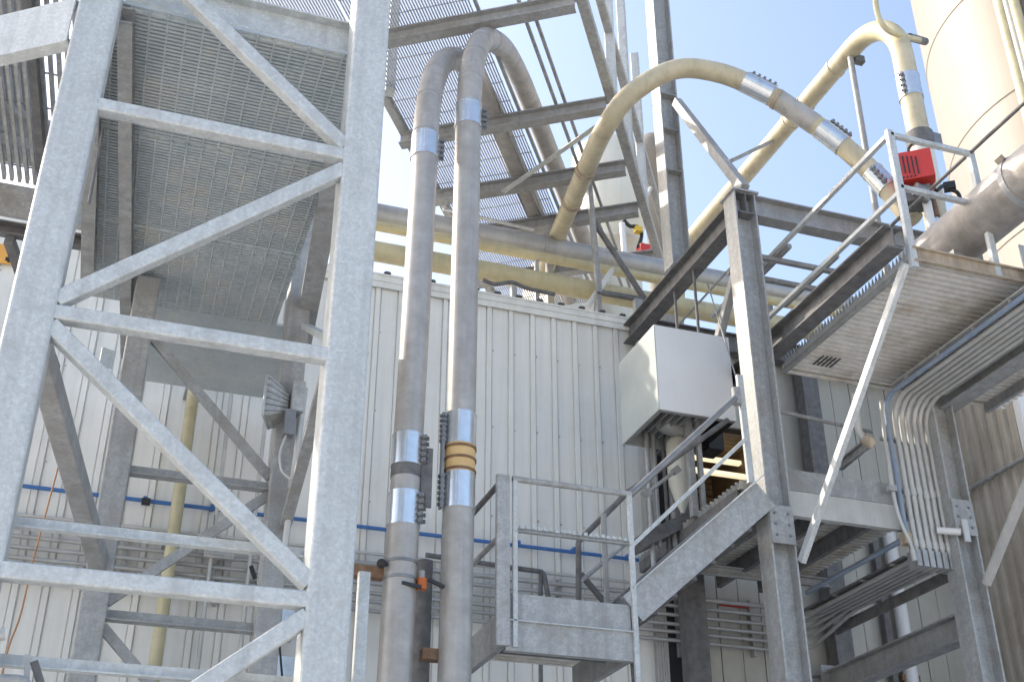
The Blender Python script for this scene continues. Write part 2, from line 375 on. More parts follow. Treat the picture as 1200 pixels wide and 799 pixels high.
for z in (4.11, 3.32): P('guard_bar', bar((xl + .13, 7.24, z), (xr - .13, 7.24, z), angle(0.06, 0.075, 0.01)), 'galv_light', tw)
# front channel under the upper deck
P('deck_channel', bar((xl + .14, 7.36, 8.395), (xr + .1, 7.36, 8.395), chan(0.09, 0.30)), 'galv_light', tw)
# the deck, its panels in a row towards the wall
def deckpanel(y0, y1, slope0, ribs=True):
    bm = bmesh.new()
    xa = lambda y: (-0.8 + (y - 7.3) * 0.03) if ribs else (-0.62 + (y - 7.3) * 0.104)
    xb = lambda y: 1.31 if ribs else 1.56
    v = [bm.verts.new(q) for q in ((xa(y0), y0, 8.13), (xb(y0), y0, 8.13), (xb(y1), y1, 8.13), (xa(y1), y1, 8.13), (xa(y0), y0, 8.16), (xb(y0), y0, 8.16), (xb(y1), y1, 8.16), (xa(y1), y1, 8.16))]
    for f in ((3, 2, 1, 0), (4, 5, 6, 7), (0, 1, 5, 4), (1, 2, 6, 5), (2, 3, 7, 6), (3, 0, 4, 7)): bm.faces.new([v[i] for i in f])
    p = P('deck_panel', bm, 'deck_metal', tw)
    if ribs:
        bm = bmesh.new(); y = y0 + 0.03
        while y < y1 - 0.02:
            box(xa(y), xb(y), y, y + 0.027, 8.112, 8.131, bm); y += 0.042
        P('bearing_bar', bm, 'deck_metal', p, kind='stuff')
        bm = bmesh.new()
        for i in range(16):
            f = (i + 0.5) / 16
            bar((xa(y0) + f * (xb(y0) - xa(y0)), y0, 8.114), (xa(y1) + f * (xb(y1) - xa(y1)), y1, 8.114), rect(0.014, 0.012), (0, 0, 1), bm)
        P('cross_rod', bm, 'deck_metal', p, kind='stuff')
    return p
for a, b, r_ in ((7.23, 8.72, True), (8.74, 10.16, True), (10.18, 11.62, True), (11.64, 13.45, False)): deckpanel(a, b, 0, r_)
# stringers below the deck
P('deck_stringer', bar((-0.50, 7.22, 8.02), (-0.16, 12.6, 8.02), chan(0.11, 0.15)), 'galv_dull', tw)
P('deck_stringer', bar((-0.70, 7.6, 7.98), (-0.62, 11.0, 7.98), chan(0.12, 0.16)), 'galv_dull', tw)
P('deck_stringer', bar(at(398, 165, Z=8.02), at(354, 402, Z=8.02), chan(0.19, 0.16)), 'galv_dull', tw)
# rear frame
xa_, xb_, yr = -0.05, 1.45, 11.0
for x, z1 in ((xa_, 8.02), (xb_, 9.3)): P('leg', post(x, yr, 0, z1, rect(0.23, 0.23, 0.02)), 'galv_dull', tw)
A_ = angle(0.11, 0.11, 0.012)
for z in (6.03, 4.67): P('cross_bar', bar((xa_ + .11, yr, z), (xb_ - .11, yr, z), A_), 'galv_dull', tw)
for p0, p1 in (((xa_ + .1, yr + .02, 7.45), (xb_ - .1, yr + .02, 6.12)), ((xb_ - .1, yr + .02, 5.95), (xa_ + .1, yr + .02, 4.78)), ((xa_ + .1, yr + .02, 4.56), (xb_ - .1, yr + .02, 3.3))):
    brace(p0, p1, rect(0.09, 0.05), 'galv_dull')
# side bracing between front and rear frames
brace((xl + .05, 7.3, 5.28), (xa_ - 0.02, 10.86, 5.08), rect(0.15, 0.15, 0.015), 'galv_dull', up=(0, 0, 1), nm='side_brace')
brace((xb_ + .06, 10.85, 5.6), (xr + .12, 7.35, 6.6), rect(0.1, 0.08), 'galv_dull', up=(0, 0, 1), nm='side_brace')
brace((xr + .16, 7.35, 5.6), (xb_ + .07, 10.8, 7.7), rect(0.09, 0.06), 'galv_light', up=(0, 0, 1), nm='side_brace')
P('hanger_rod', tube([(-0.585, 8.5, 7.9), (-0.575, 8.45, 7.15)], 0.013, 8), 'bolt_steel', tw)
P('gusset_plate', obox((-0.28, 10.0, 6.62), (1, 0.4, 0), (0, 0.2, 1), (0.4, -1, 0.2), 0.06, 0.1, 0.006), 'galv_light', tw)
# upper-left catwalk joined to the tower
q0 = at(88, 28, Y=7.06); q1 = at(-60, 62, Z=q0.z)
lc = thing('catwalk', 'galvanised catwalk with open bar grating at the top left behind the tower leg', 'catwalk', (-1.3, 8.5, 7.6))
P('edge_beam', bar(q0, q1, chan(0.1, 0.40)), 'galv_light', lc)
bm = bmesh.new()
for i in range(22):
    x = -2.2 + i * 0.068
    bar((x - 0.02, 7.55, 8.45), (x + 0.12, 10.25, 8.45), rect(0.03, 0.06), (0, 0, 1), bm)
P('grating_bar', bm, 'galv', lc, kind='stuff')
bm = bmesh.new()
for i in range(6): bar((-2.3, 7.7 + i * 0.47, 8.47), (-0.7, 7.7 + i * 0.47, 8.47), rect(0.010, 0.014), (0, 0, 1), bm)
P('cross_rod', bm, 'galv', lc, kind='stuff')
P('middle_joist', bar((-1.25, 7.5, 8.36), (-1.1, 10.3, 8.36), rect(0.07, 0.12)), 'steel_dark', lc)
P('upper_floor', box(-3.2, -1.28, 7.9, 10.6, 9.0, 9.03), 'galv_dull', lc)
P('upper_pipe', tube([(-3, 9.2, 8.8), (-0.9, 9.9, 8.8)], 0.06, 12), 'galv', lc)
P('upper_pipe', tube([(-3, 10.3, 8.75), (-0.8, 10.3, 8.75)], 0.08, 12), 'galv', lc)
P('kick_plate', bar((-2.6, 10.4, 8.3), (-0.7, 10.4, 8.3), rect(0.05, 0.34)), 'galv', lc)
P('end_channel', bar((-2.6, 10.55, 8.08), (-0.6, 10.65, 8.14), chan(0.09, 0.14)), 'steel_dark', lc)
P('support_bracket', bar((-1.35, 10.6, 8.0), (-0.85, 12.6, 7.7), rect(0.08, 0.1)), 'steel_dark', lc)
P('support_post', post(-2.4, 10.3, 0, 8.2, rect(0.12, 0.12, 0.015)), 'galv', lc)

# orange sign on the wall
a = at(-6, 285, Y=13.93); b = at(15, 310, Y=13.93)
os_ = thing('wall_sign', 'orange square sign on the grey wall at the far left edge', 'sign', (a.x, 13.95, b.z))
P('sign_plate', box(a.x, b.x, 13.92, 13.95, b.z, a.z), 'orange_sign', os_)
bm = bmesh.new()
for x, z in ((0.75, 0.65), (0.82, 0.5), (0.7, 0.22), (0.8, 0.15)):
    bmesh.ops.create_cube(bm, size=1, matrix=Matrix.Translation((a.x + (b.x - a.x) * x, 13.915, b.z + (a.z - b.z) * z)) @ Matrix.Diagonal((0.035, 0.012, 0.05, 1)))
P('dark_mark', bm, 'black', os_)

# orange cord
solo('hanging_rope', tube(smoothpath([at(84, 488, Y=9.6), at(62, 570, Y=9.3), at(38, 660, Y=9.0), at(24, 720, Y=8.8), at(8, 765, Y=8.6), at(-4, 830, Y=8.5)]), 0.0065, 8), 'cord',
     'thin orange rope hanging diagonally beside the left tower leg', 'rope', loc=(-0.9, 8.6, 3.2))
# loose rail end in the lower left corner
rl = thing('handrail_end', 'grey tube handrail end poking up at the bottom left corner', 'handrail', (-0.6, 6.9, 2.6))
P('rail', tube([at(-40, 748, Y=6.8), at(6, 742, Y=6.8)], 0.035, 12), 'galv', rl)
P('rail', tube(fillet([at(-30, 795, Y=6.9), at(32, 797, Y=6.9), at(33, 900, Y=6.9)], 0.06), 0.03, 12), 'galv_dull', rl)
P('stanchion', bar(at(32, 768, Y=7.0), at(20, 1150, Y=7.0), rect(0.07, 0.03)), 'galv', rl)
P('strut', bar(at(40, 775, Y=7.0), at(66, 860, Y=7.0), rect(0.04, 0.04)), 'steel_dark', rl)
# stub post right of the tower leg
solo('stub_post', post(1.545, 7.35, 0, 4.06, rect(0.075, 0.06, 0.012)), 'galv_light', 'narrow pale steel post standing close to the right leg of the tower', 'post', loc=(1.545, 7.35, 0))

# floodlight on the rear leg
fl = thing('floodlight', 'dusty square floodlight with black junction box on the rear tower leg', 'floodlight', (1.38, 10.75, 6.6))
c = V((1.33, 10.72, 6.78))
bm = bmesh.new()
rings = []
for x_, k in ((-0.10, 1.0), (-0.06, 0.98), (0.02, 0.72), (0.10, 0.42)):
    rings.append([bm.verts.new(c + V((x_ + 0.05 * u_ * k, 0.06 + 0.15 * u_ * k, 0.02 + 0.21 * v_ * k))) for u_, v_ in ((-1, -1), (1, -1), (1, 1), (-1, 1))])
for A, B in zip(rings, rings[1:]):
    for i in range(4): bm.faces.new((A[i], A[(i + 1) % 4], B[(i + 1) % 4], B[i]))
bm.faces.new(rings[-1]); P('reflector_housing', bm, 'galv', fl)
bm = bmesh.new(); bm.faces.new([bm.verts.new(v) for v in [c + V((-0.105 + 0.05 * u_, 0.06 + 0.15 * u_, 0.02 + 0.21 * v_)) for u_, v_ in ((-1, -1), (-1, 1), (1, 1), (1, -1))]])
P('lens', bm, 'glass_lamp', fl)
P('frame', tube([c + V((-0.11 + 0.05 * u_, 0.06 + 0.15 * u_, 0.02 + 0.21 * v_)) for u_, v_ in ((-1, -1), (-1, 1), (1, 1), (1, -1), (-1, -1))], 0.014, 8), 'galv_light', fl)
bm = bmesh.new()
for i in range(6): tube([c + V((-0.14, -0.1, 0.2 - 0.07 * i)), c + V((0.09, -0.0, 0.1 - 0.035 * i))], 0.006, 6, bm)
P('wire_guard', bm, 'bolt_steel', fl)
P('ballast_box', box(c.x + 0.1, c.x + 0.22, c.y - 0.09, c.y + 0.08, c.z - 0.1, c.z + 0.22, bev=0.01), 'galv', fl)
P('junction_box', box(c.x + 0.05, c.x + 0.15, c.y - 0.11, c.y + 0.0, c.z - 0.36, c.z - 0.1), 'bolt_steel', fl)
P('cable', tube(smoothpath([c + V((0.08, -0.06, -0.36)), c + V((0.04, -0.07, -0.55)), c + V((0.07, -0.07, -0.72)), c + V((0.16, -0.08, -0.8))]), 0.012, 8), 'conduit', fl)
cp = thing('leg_conduit', 'pale conduit strapped along the rear tower leg below the floodlight', 'conduit', (1.62, 10.8, 5.5))
P('pipe', tube([at(357, 455, Y=10.72), at(344, 560, Y=10.72), at(334, 640, Y=10.72)], 0.032, 10), 'conduit', cp)
P('strap', tube([at(343.5, 563, Y=10.72), at(342.3, 573, Y=10.72)], 0.045, 10), 'galv', cp)
solo('black_cable', tube(smoothpath([at(325, 706, Y=12.8), at(328, 760, Y=12.8), at(334, 830, Y=12.8)]), 0.012, 6), 'black', 'thin black cable hanging behind the lower tower brace', 'cable', loc=(1.8, 12.8, 5))

# ------------------------------------------------------------------ services on the wall
bp_ = thing('blue_pipe', 'thin bright blue pipe running along the grey wall', 'pipe', (2, 13.88, 6.75))
zb = at(417, 614.5, Y=13.88).z
P('run', tube([(-2.3, 13.88, zb), (6.72, 13.88, zb - 0.03)], 0.024, 10), 'blue_pipe', bp_)
P('drop', tube(fillet([(6.66, 13.88, zb - .03), (6.76, 13.88, zb - .03), (6.78, 13.88, zb - 0.4)], 0.03), 0.02, 8), 'black', bp_)
bm = bmesh.new()
for i in range(12): box(-2 + i * 0.76, -1.955 + i * 0.76, 13.85, 13.97, zb - 0.015, zb + 0.035, bm)
P('pipe_clip', bm, 'blue_pipe', bp_)
P('coupling', tube([at(166, 587, Y=13.87), at(176, 588, Y=13.87)], 0.045, 10), 'black', bp_)
yp = thing('yellow_drain_pipe', 'dull yellow vertical pipe on the wall seen through the tower', 'pipe', (0.66, 13.7, 0))
P('pipe', tube([(0.66, 13.68, 0), (0.66, 13.68, 9.2)], 0.072, 16), 'pale_yellow', yp)
for z in (4.2, 6.3, 8.2): P('bracket', box(0.56, 0.76, 13.66, 13.97, z, z + 0.05), 'galv_dull', yp)
GC = 'conduits running side by side along the wall and up to the tray'
XI = [8.47 + 0.087 * i for i in range(6)]
zs = [6.36, 6.24, 6.12, 6.0, 5.9, 5.79]
ordw = ['topmost', 'second from the top', 'third from the top', 'fourth from the top', 'fifth from the top', 'lowest']
ZT, YV, ZU = 6.06, 10.82, 7.99
for i in range(6):
    x, z = XI[i], zs[i]; r = 0.026 if i else 0.032
    t = thing('conduit', 'grey conduit along the wall turning up to the tray, %s of six' % ordw[i], 'conduit', (x, YV, 4.0), GC)
    path = fillet([(-7, 13.86, z), (x + 0.1 - 0.03 * i, 13.86, z), (x, 13.0 - 0.06 * i, ZT), (x, YV + 0.11, ZT)], [0.35, 0.3], 6)
    P('wall_run', tube(path, r, 8), 'conduit_dull', t)
    P('riser', tube(fillet([(x, YV, ZT - 0.08), (x, YV, ZU), (x, 5.2, ZU)], 0.30 + 0.03 * (i % 2), 8), 0.031, 10), 'conduit', t)
    P('pull_elbow', box(x - 0.034, x + 0.034, YV - 0.04, YV + 0.14, ZT - 0.1, ZT + 0.09, bev=0.012), 'conduit_dull', t)
    for zc in (ZT + 0.12, ZT + 0.72 + 0.02 * (i % 3)): P('coupling', tube([(x, YV, zc), (x, YV, zc + 0.09)], 0.04, 10), 'conduit', t)
for x in (-1.6, 0.15, 1.2, 2.35, 3.9, 5.4, 7.35, 8.1):
    solo('conduit_strut', box(x, x + 0.045, 13.90, 13.985, 5.7, 6.44), 'galv', {-1.6: 'short vertical strut behind the conduits beside the left tower leg', 0.15: 'short vertical strut behind the conduits left of the yellow drain pipe', 1.2: 'short vertical strut behind the conduits near the grey junction box', 2.35: 'short vertical strut behind the conduits left of the left tall pipe', 3.9: 'short vertical strut behind the conduits left of the lower platform', 5.4: 'short vertical strut behind the conduits above the lower platform', 7.35: 'short vertical strut behind the conduits below the stair, right of the dark column', 8.1: 'short vertical strut behind the conduits close to the main column'}[x], 'strut', 'struts carrying the wall conduits', (x, 13.95, 5.7))
bt = thing('blue_conduit', 'blue grey conduit at the left edge of the conduit bundle beside the landing', 'conduit', (8.37, YV, 4))
P('riser', tube(fillet([(8.37, YV, 6.3), (8.37, YV, ZU + .02), (8.37, 5.2, ZU + .02)], 0.2), 0.03, 10), 'blue_grey', bt)
P('lower_run', tube([(8.35, YV + 0.02, 6.27), (8.35, 12.9, 6.27)], 0.032, 10), 'blue_grey', bt)
P('elbow', box(8.31, 8.41, YV - 0.05, YV + 0.06, 6.2, 6.33, bev=0.01), 'rusty_fascia', bt)
wt = thing('white_conduit', 'thin whitish bent conduit left of the blue conduit', 'conduit', (8.28, YV - .05, 4))
P('riser', tube(smoothpath([(8.39, YV - .05, 6.04), (8.37, YV - .05, 6.2), (8.28, YV - .05, 6.47), (8.25, YV - .05, 6.84), (8.26, YV - .05, 7.57), (8.28, YV - .06, 7.93)]), 0.022, 10), 'conduit', wt)
P('coupling', tube([(8.39, YV - .05, 6.0), (8.38, YV - .05, 6.13)], 0.032, 10), 'conduit', wt)
P('clamp', box(8.18, 8.28, YV - .09, YV - .02, 6.79, 6.86), 'galv', wt)
# left stretch: more wall conduits and boxes
for j, (z, lab) in enumerate(((6.50, 'thin grey conduit just below the blue pipe on the wall'),)):
    solo('conduit', tube([(-7, 13.9, z), (6.7, 13.9, z)], 0.02, 8), 'conduit', lab, 'conduit', loc=(0, 13.9, z))
un = thing('strut_rack', 'vertical steel channel carrying the wall conduits beside the dark column', 'rack', (7.0, 13.8, 5.6))
P('channel', box(7.02, 7.06, 13.9, 13.96, 5.6, 6.6), 'galv_dull', un)
P('channel', box(-0.9, -0.86, 13.9, 13.96, 5.6, 6.6), 'galv_dull', un) if False else None
jb = thing('junction_box', 'pale grey junction box on the wall conduits behind the tower', 'junction box', (1.35, 13.75, 6.2))
a = at(240, 640, Y=13.72); b = at(274, 655, Y=13.72)
P('body', box(a.x, b.x, 13.72, 13.82, b.z, a.z, bev=0.01), 'conduit', jb)
P('lid', box(a.x + .02, b.x - .02, 13.70, 13.72, b.z + .02, a.z - .02), 'galv', jb)
P('stub', tube([(a.x + .05, 13.77, a.z), (a.x + .05, 13.77, a.z + 0.4)], 0.02, 8), 'conduit', jb)
lever = thing('black_lever', 'short black lever handle on the wall pipes behind the tower', 'lever', tuple(at(297, 675, Y=13.5)))
P('handle', bar(at(294, 663, Y=13.5), at(299, 678, Y=13.5), rect(0.05, 0.04)), 'black', lever)
P('stem', tube([at(299, 678, Y=13.5), at(299, 681, Y=13.85)], 0.02, 8), 'bolt_steel', lever)
for k, (x0, x1, lab) in enumerate(((196, 205, 'short thin vertical conduit right of the yellow drain pipe'), (283, 292, 'thin vertical conduit behind the crossing tower braces'), (240, 246, 'thin vertical conduit above the junction box on the wall'))):
    p = at(x0 + 30, 470, Y=13.82); solo('vertical_conduit', tube([(p.x, 13.80, 0), (p.x, 13.80, 10.1)], 0.025, 8), 'conduit', lab, 'conduit', loc=(p.x, 13.8, 0))
a = at(305, 728, Y=13.5)
sp = thing('bright_cover', 'shiny bent metal cover low behind the tower', 'cover', (a.x, 13.6, 3.8))
p0, p1 = at(313, 768, Y=13.55), at(356, 800, Y=13.55)
P('sheet', box(p0.x, p1.x, 13.5, 13.9, p1.z, p0.z, bev=0.04), 'sleeve', sp)
p0, p1 = at(312, 708, Y=13.6), at(345, 745, Y=13.6)
P('upper_sheet', box(p0.x, p1.x, 13.6, 13.9, p1.z, p0.z, bev=0.02), 'sleeve', sp)
p0 = at(80, 672, Y=13.0)

# ------------------------------------------------------------------ the two tall stainless pipes
def stack(x0, label, az, zh, lean):
    yv = 10.5
    t = thing('tall_pipe', label, 'pipe', (x0, yv, 0), 'tall stainless pipes in front of the wall')
    d = V((math.sin(R(az)), math.cos(R(az)), 0))
    path = [V((x0 - lean * (9.6 - z), yv, z)) for z in (0, 4, 8)] + smoothpath([V((x0, yv, 0)) + d * a + V((0, 0, b)) for a, b in zh], 5)
    P('pipe', tube(path, 0.145, 20), 'stainless', t)
    return t, path, d
p1, path1, d1 = stack(2.6, 'left tall stainless pipe with dark gap between its clamps', 33.0, ((0, 9.6), (0.0, 10.2), (0.07, 10.75), (0.24, 11.25), (0.54, 11.72), (1.0, 12.17), (1.6, 12.55), (2.4, 12.78), (3.2, 12.85), (5.5, 12.86), (8.2, 12.86)), 0.0135)
p2, path2, d2 = stack(3.09, 'right tall stainless pipe with amber banded hose section', 34.0, ((0, 9.8), (0, 10.6), (0.05, 11.15), (0.2, 11.65), (0.48, 12.15), (0.87, 12.52), (1.5, 12.91), (2.2, 13.1), (3.0, 13.16), (5.5, 13.16), (8.2, 13.16)), 0.003)
def zat(x, y, Y=10.5): return at(x, y, Y=Y).z
UP = V((0, 0, 1))
def LX(par, z): return (2.6 - 0.0135 * max(0, 9.6 - z)) if par is p1 else (3.09 - 0.003 * max(0, 9.6 - z))
def sl(par, x, ya, yb_, px, side, **k):
    z0, z1 = zat(px, yb_), zat(px, ya); sleeve(par, (LX(par, (z0 + z1) / 2), 10.5, (z0 + z1) / 2), (0.0135 if par is p1 else 0.003, 0, 1), 0.145, z1 - z0, side, **k)
sl(p2, 3.06, 126, 150, 548, (1, -0.2, 0)); sl(p1, 2.545, 161, 186, 496, (1, -0.2, 0))
sl(p2, 3.06, 488, 523, 540, (-1, -0.15, 0), lugs=6); sl(p2, 3.06, 558, 597, 537, (-1, -0.15, 0), lugs=6)
sl(p1, 2.545, 513, 547, 480, (0.8, -0.7, 0), lugs=5); sl(p1, 2.545, 580, 617, 474, (0.8, -0.7, 0), lugs=5)
z0, z1 = zat(538, 558), zat(538, 523)
bm = tube([(LX(p2, z0), 10.5, z0), (LX(p2, z1), 10.5, z1)], 0.152, 20)
P('amber_hose', bm, 'amber_hose', p2)
for f in (0.12, 0.5, 0.88):
    z = z0 + (z1 - z0) * f; P('hose_band', tube([(LX(p2, z), 10.5, z - 0.012), (LX(p2, z), 10.5, z + 0.012)], 0.162, 20), 'timber', p2)
z0, z1 = zat(478, 580), zat(478, 547)
P('dark_band', tube([(LX(p1, z0 + .16), 10.5, z0 + .16), (LX(p1, z1), 10.5, z1)], 0.149, 20), 'steel_dark', p1)
z0, z1 = zat(491, 597), zat(491, 528)
P('back_plate', obox((2.73, 10.42, (z0 + z1) / 2), (1, 0, 0), (0, 1, 0), UP, 0.055, 0.012, (z1 - z0) / 2), 'steel_dark', p1)
z0, z1 = zat(521, 597), zat(521, 500)
P('back_plate', obox((2.895, 10.48, (z0 + z1) / 2), (1, 0, 0), (0, 1, 0), UP, 0.012, 0.04, (z1 - z0) / 2), 'bolt_steel', p2)
z = zat(470, 617); P('lower_pipe', tube([(LX(p1, 0), 10.5, 0), (LX(p1, z), 10.5, z)], 0.152, 20), 'stainless', p1)
z = zat(537, 597); P('lower_pipe', tube([(LX(p2, 0), 10.5, 0), (LX(p2, z), 10.5, z)], 0.151, 20), 'stainless', p2)
for py in (660, 679):
    z = zat(468, py); s_ = P('strap', tube([(LX(p1, z), 10.5, z - 0.014), (LX(p1, z), 10.5, z + 0.014)], 0.160, 20), 'bolt_steel', p1)
c = at(447, 660, Y=10.42); bm = bmesh.new(); bmesh.ops.create_uvsphere(bm, u_segments=10, v_segments=8, radius=0.045, matrix=Matrix.Translation(c))
bar(c, (2.45, 10.45, c.z), rect(0.025, 0.025), UP, bm); P('strap_knob', bm, 'black', p1)
# mitre seams of the bends
for par, path in ((p1, path1), (p2, path2)):
    for k in range(5):
        p_ = path[8 + k * 5]; q_ = path[9 + k * 5]; dd = (q_ - p_).normalized()
        P('weld_seam', tube([p_ - dd * 0.008, p_ + dd * 0.008], 0.149, 20), 'duct_grey', par)
for x, z_, lab, xe, n_ in ((2.4, zat(440, 668), 'dark timber bracket beside the left tall pipe below its strap', 2.05, 0), (2.8, zat(495, 763), 'dark timber block between the two tall pipes near the bottom', 2.98, 1)):
    solo('timber_bracket', box(min(x, xe) - (0.02 if n_ else 0), max(x, xe), 10.52, 10.64, z_ - 0.055, z_ + 0.045, bev=0.008), 'timber', lab, 'bracket', loc=(x, 10.58, z_))
c = at(494, 684, Y=10.42)
vv = thing('orange_valve', 'small orange valve with black handles between the two tall pipes', 'valve', tuple(c))
P('body', box(c.x - .042, c.x + .042, c.y - .04, c.y + .04, c.z - .05, c.z + .05, bev=0.012), 'orange', vv)
P('handle', bar(c + V((-0.2, -0.07, -0.03)), c + V((-0.02, -0.07, -0.05)), rect(0.03, 0.03), UP), 'black', vv)
P('handle', bar(c + V((0.05, -0.06, 0.03)), c + V((0.2, -0.04, -0.02)), rect(0.035, 0.03), UP), 'black', vv)
P('stub', tube([c + V((0, 0, 0.05)), c + V((0, 0, 0.12))], 0.03, 10), 'galv', vv)
solo('bollard_post', tube([(3.03, 11.5, 0), (3.03, 11.5, zat(520, 660, 11.5))], 0.085, 14), 'steel_dark', 'dark round post standing just behind the right tall pipe', 'post', loc=(3.03, 11.5, 0))

# ------------------------------------------------------------------ steel frame on the right
fr = thing('steelwork', 'heavy galvanised steel frame of columns and beams at the right', 'steel frame', (7.5, 12, 0))
HC = isec(0.28, 0.29, 0.012, 0.02)            # u -> X
HCx = [(b, a) for a, b in isec(0.27, 0.29, 0.013, 0.02)]   # flanges face left and right
colA = P('column', post(6.6, 10.65, 0, 10.36, list(reversed(HCx))), 'galv', fr)
P('column', post(9.05, 10.78, 0, 7.955, list(reversed(HCx))), 'galv', fr)
P('column', post(9.33, 13.78, 0, 10.3, rect(0.26, 0.22)), 'steel_dark', fr)
P('column', post(7.17, 13.74, 0, 10.1, rect(0.30, 0.2)), 'steel_dark', fr)
for x, y, z in ((6.6, 10.65, 6.32), (9.05, 10.78, 6.75)):
    P('splice_plate', box(x - 0.14, x + 0.14, y - 0.152, y - 0.138, z - 0.42, z), 'galv_dull', fr)
    bm = bmesh.new()
    for i in range(3):
        for sx in (-0.08, 0.08): tube([(x + sx, y - 0.15, z - 0.09 - 0.12 * i), (x + sx, y - 0.168, z - 0.09 - 0.12 * i)], 0.016, 6, bm)
    P('bolt', bm, 'bolt_steel', fr)
P('beam', bar((6.6, 10.5, 10.2), (6.6, 13.97, 10.2), isec(0.2, 0.30)), 'steel_dark', fr)
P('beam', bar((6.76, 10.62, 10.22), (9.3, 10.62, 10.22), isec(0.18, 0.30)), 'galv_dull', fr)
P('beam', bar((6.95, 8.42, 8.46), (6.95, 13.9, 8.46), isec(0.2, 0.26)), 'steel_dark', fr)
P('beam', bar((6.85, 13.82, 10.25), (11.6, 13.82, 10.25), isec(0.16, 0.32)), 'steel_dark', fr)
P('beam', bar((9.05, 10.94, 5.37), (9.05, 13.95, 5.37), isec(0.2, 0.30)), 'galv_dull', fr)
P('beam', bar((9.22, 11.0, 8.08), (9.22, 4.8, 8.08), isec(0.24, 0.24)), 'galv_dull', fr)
P('end_plate', box(9.0 - .08, 9.0 + .18, 13.66, 13.69, 5.15, 5.6), 'galv_dull', fr)
P('cap_plate', box(6.42, 6.78, 10.48, 10.82, 10.361, 10.385), 'galv', fr)
P('corner_stub', post(6.71, 13.86, 9.9, 10.75, rect(0.13, 0.1, 0.01)), 'galv_dull', fr)
# post standing on the beam, and braces
mp_ = P('mast_post', post(6.6, 12.35, 10.35, 24, list(reversed([(b * 0.95, a * 0.95) for a, b in isec(0.27, 0.29, 0.013, 0.02)]))), 'galv', fr)
for y_ in (118, 158, 205): 
    z = at(787, y_, Y=12.35).z; P('stiffener', box(6.47, 6.73, 12.23, 12.47, z - 0.006, z + 0.006), 'galv_dull', fr)
P('brace', bar(at(793, 120, X=6.62), at(872, 222, X=6.62), rect(0.13, 0.11, 0.012), (1, 0, 0)), 'galv_dull', fr)
P('brace', bar((6.72, 10.72, 10.0), (6.95, 12.6, 8.6), rect(0.11, 0.1, 0.012), (1, 0, 0)), 'galv_dull', fr)
P('brace', bar((6.77, 10.49, 5.72), (7.12, 8.52, 8.24), rect(0.095, 0.06, 0.008), (1, 0, 0)), 'galv_light', fr, 'pale slender knee brace propping the upper platform')
P('brace', tube([at(1156, 683, X=9.16), at(1214, 540, X=9.0)], 0.055, 14), 'trim', fr, 'beige round brace leaving the right-hand column')
# open pipe-support grid between the beams
for p0, p1_ in (((6.8, 10.98, 9.8), (8.4, 10.98, 9.8)), ((6.8, 11.42, 9.8), (8.4, 11.42, 9.8))): P('grid_bar', bar(p0, p1_, rect(0.07, 0.06, 0.01)), 'galv_dull', fr)
for x in (7.28, 7.95): P('grid_bar', bar((x, 10.72, 9.86), (x, 12.0, 9.86), rect(0.06, 0.06, 0.01)), 'galv_dull', fr)

# ------------------------------------------------------------------ upper platform
up_ = thing('upper_platform', 'rust stained steel platform with railing high on the right under the red box', 'platform', (8.2, 9.7, 8.2))
X0, X1, Y0, Y1, ZP = 7.2, 10.3, 8.48, 11.0, 8.28
def corr(y0, y1, x0, x1, z, pitch=0.1, h=0.085, m='deck_rusty', par=up_, nm='deck_plank'):
    n_ = max(1, round((y1 - y0) / pitch)); pp = (y1 - y0) / n_; prof = []
    for i in range(n_):
        y = y0 + i * pp; prof += [(y, h), (y + pp * .12, 0), (y + pp * .62, 0), (y + pp * .74, h)]
    prof.append((y1 - .002, h)); bm = bmesh.new()
    lo = [[bm.verts.new((x, y, z + k)) for y, k in prof] for x in (x0, x1)]; hi = [[bm.verts.new((x, y, z + k + 0.012)) for y, k in prof] for x in (x0, x1)]
    for i in range(len(prof) - 1):
        bm.faces.new((lo[0][i], lo[0][i + 1], lo[1][i + 1], lo[1][i])); bm.faces.new((hi[0][i], hi[1][i], hi[1][i + 1], hi[0][i + 1]))
        bm.faces.new((lo[0][i], hi[0][i], hi[0][i + 1], lo[0][i + 1])); bm.faces.new((lo[1][i], lo[1][i + 1], hi[1][i + 1], hi[1][i]))
    return P(nm, bm, m, par)
f0 = corr(Y0, Y0 + 0.36, X0, X1, ZP)
for k in range(1, 7): inst(f0, 'deck_plank', up_, (0, 0.36 * k, 0))
P('fascia_channel', bar((X0 - .02, Y0 - 0.03, ZP + 0.05), (X1, Y0 - 0.03, ZP + 0.05), chan(0.05, 0.17)), 'rusty_fascia', up_)
P('side_angle', bar((X0 - 0.02, Y0, ZP - 0.02), (X0 - 0.02, Y1, ZP - 0.02), angle(0.05, 0.05, 0.008)), 'galv_dull', up_)
P('edge_plate', box(X0 - 0.025, X0 - 0.015, Y0 + 0.01, Y1, ZP - 0.03, ZP + 0.08), 'galv_light', up_)
bm = bmesh.new(); k = 0
while Y0 + 0.02 + (k + 1) * 0.062 < Y1:
    y = Y0 + 0.02 + k * 0.062; k += 1
    lo = [bm.verts.new((X0 - 0.024, y + q, ZP + h)) for q, h in ((0.002, 0.07), (0.06, 0.07), (0.031, 0.165))]
    hi = [bm.verts.new((X0 - 0.016, y + q, ZP + h)) for q, h in ((0.002, 0.07), (0.06, 0.07), (0.031, 0.165))]
    bm.faces.new(lo[::-1]); bm.faces.new(hi)
    for i in range(3): bm.faces.new((lo[i], lo[(i + 1) % 3], hi[(i + 1) % 3], hi[i]))
bmesh.ops.recalc_face_normals(bm, faces=bm.faces[:]); P('serrated_tooth', bm, 'galv_light', up_, kind='stuff')
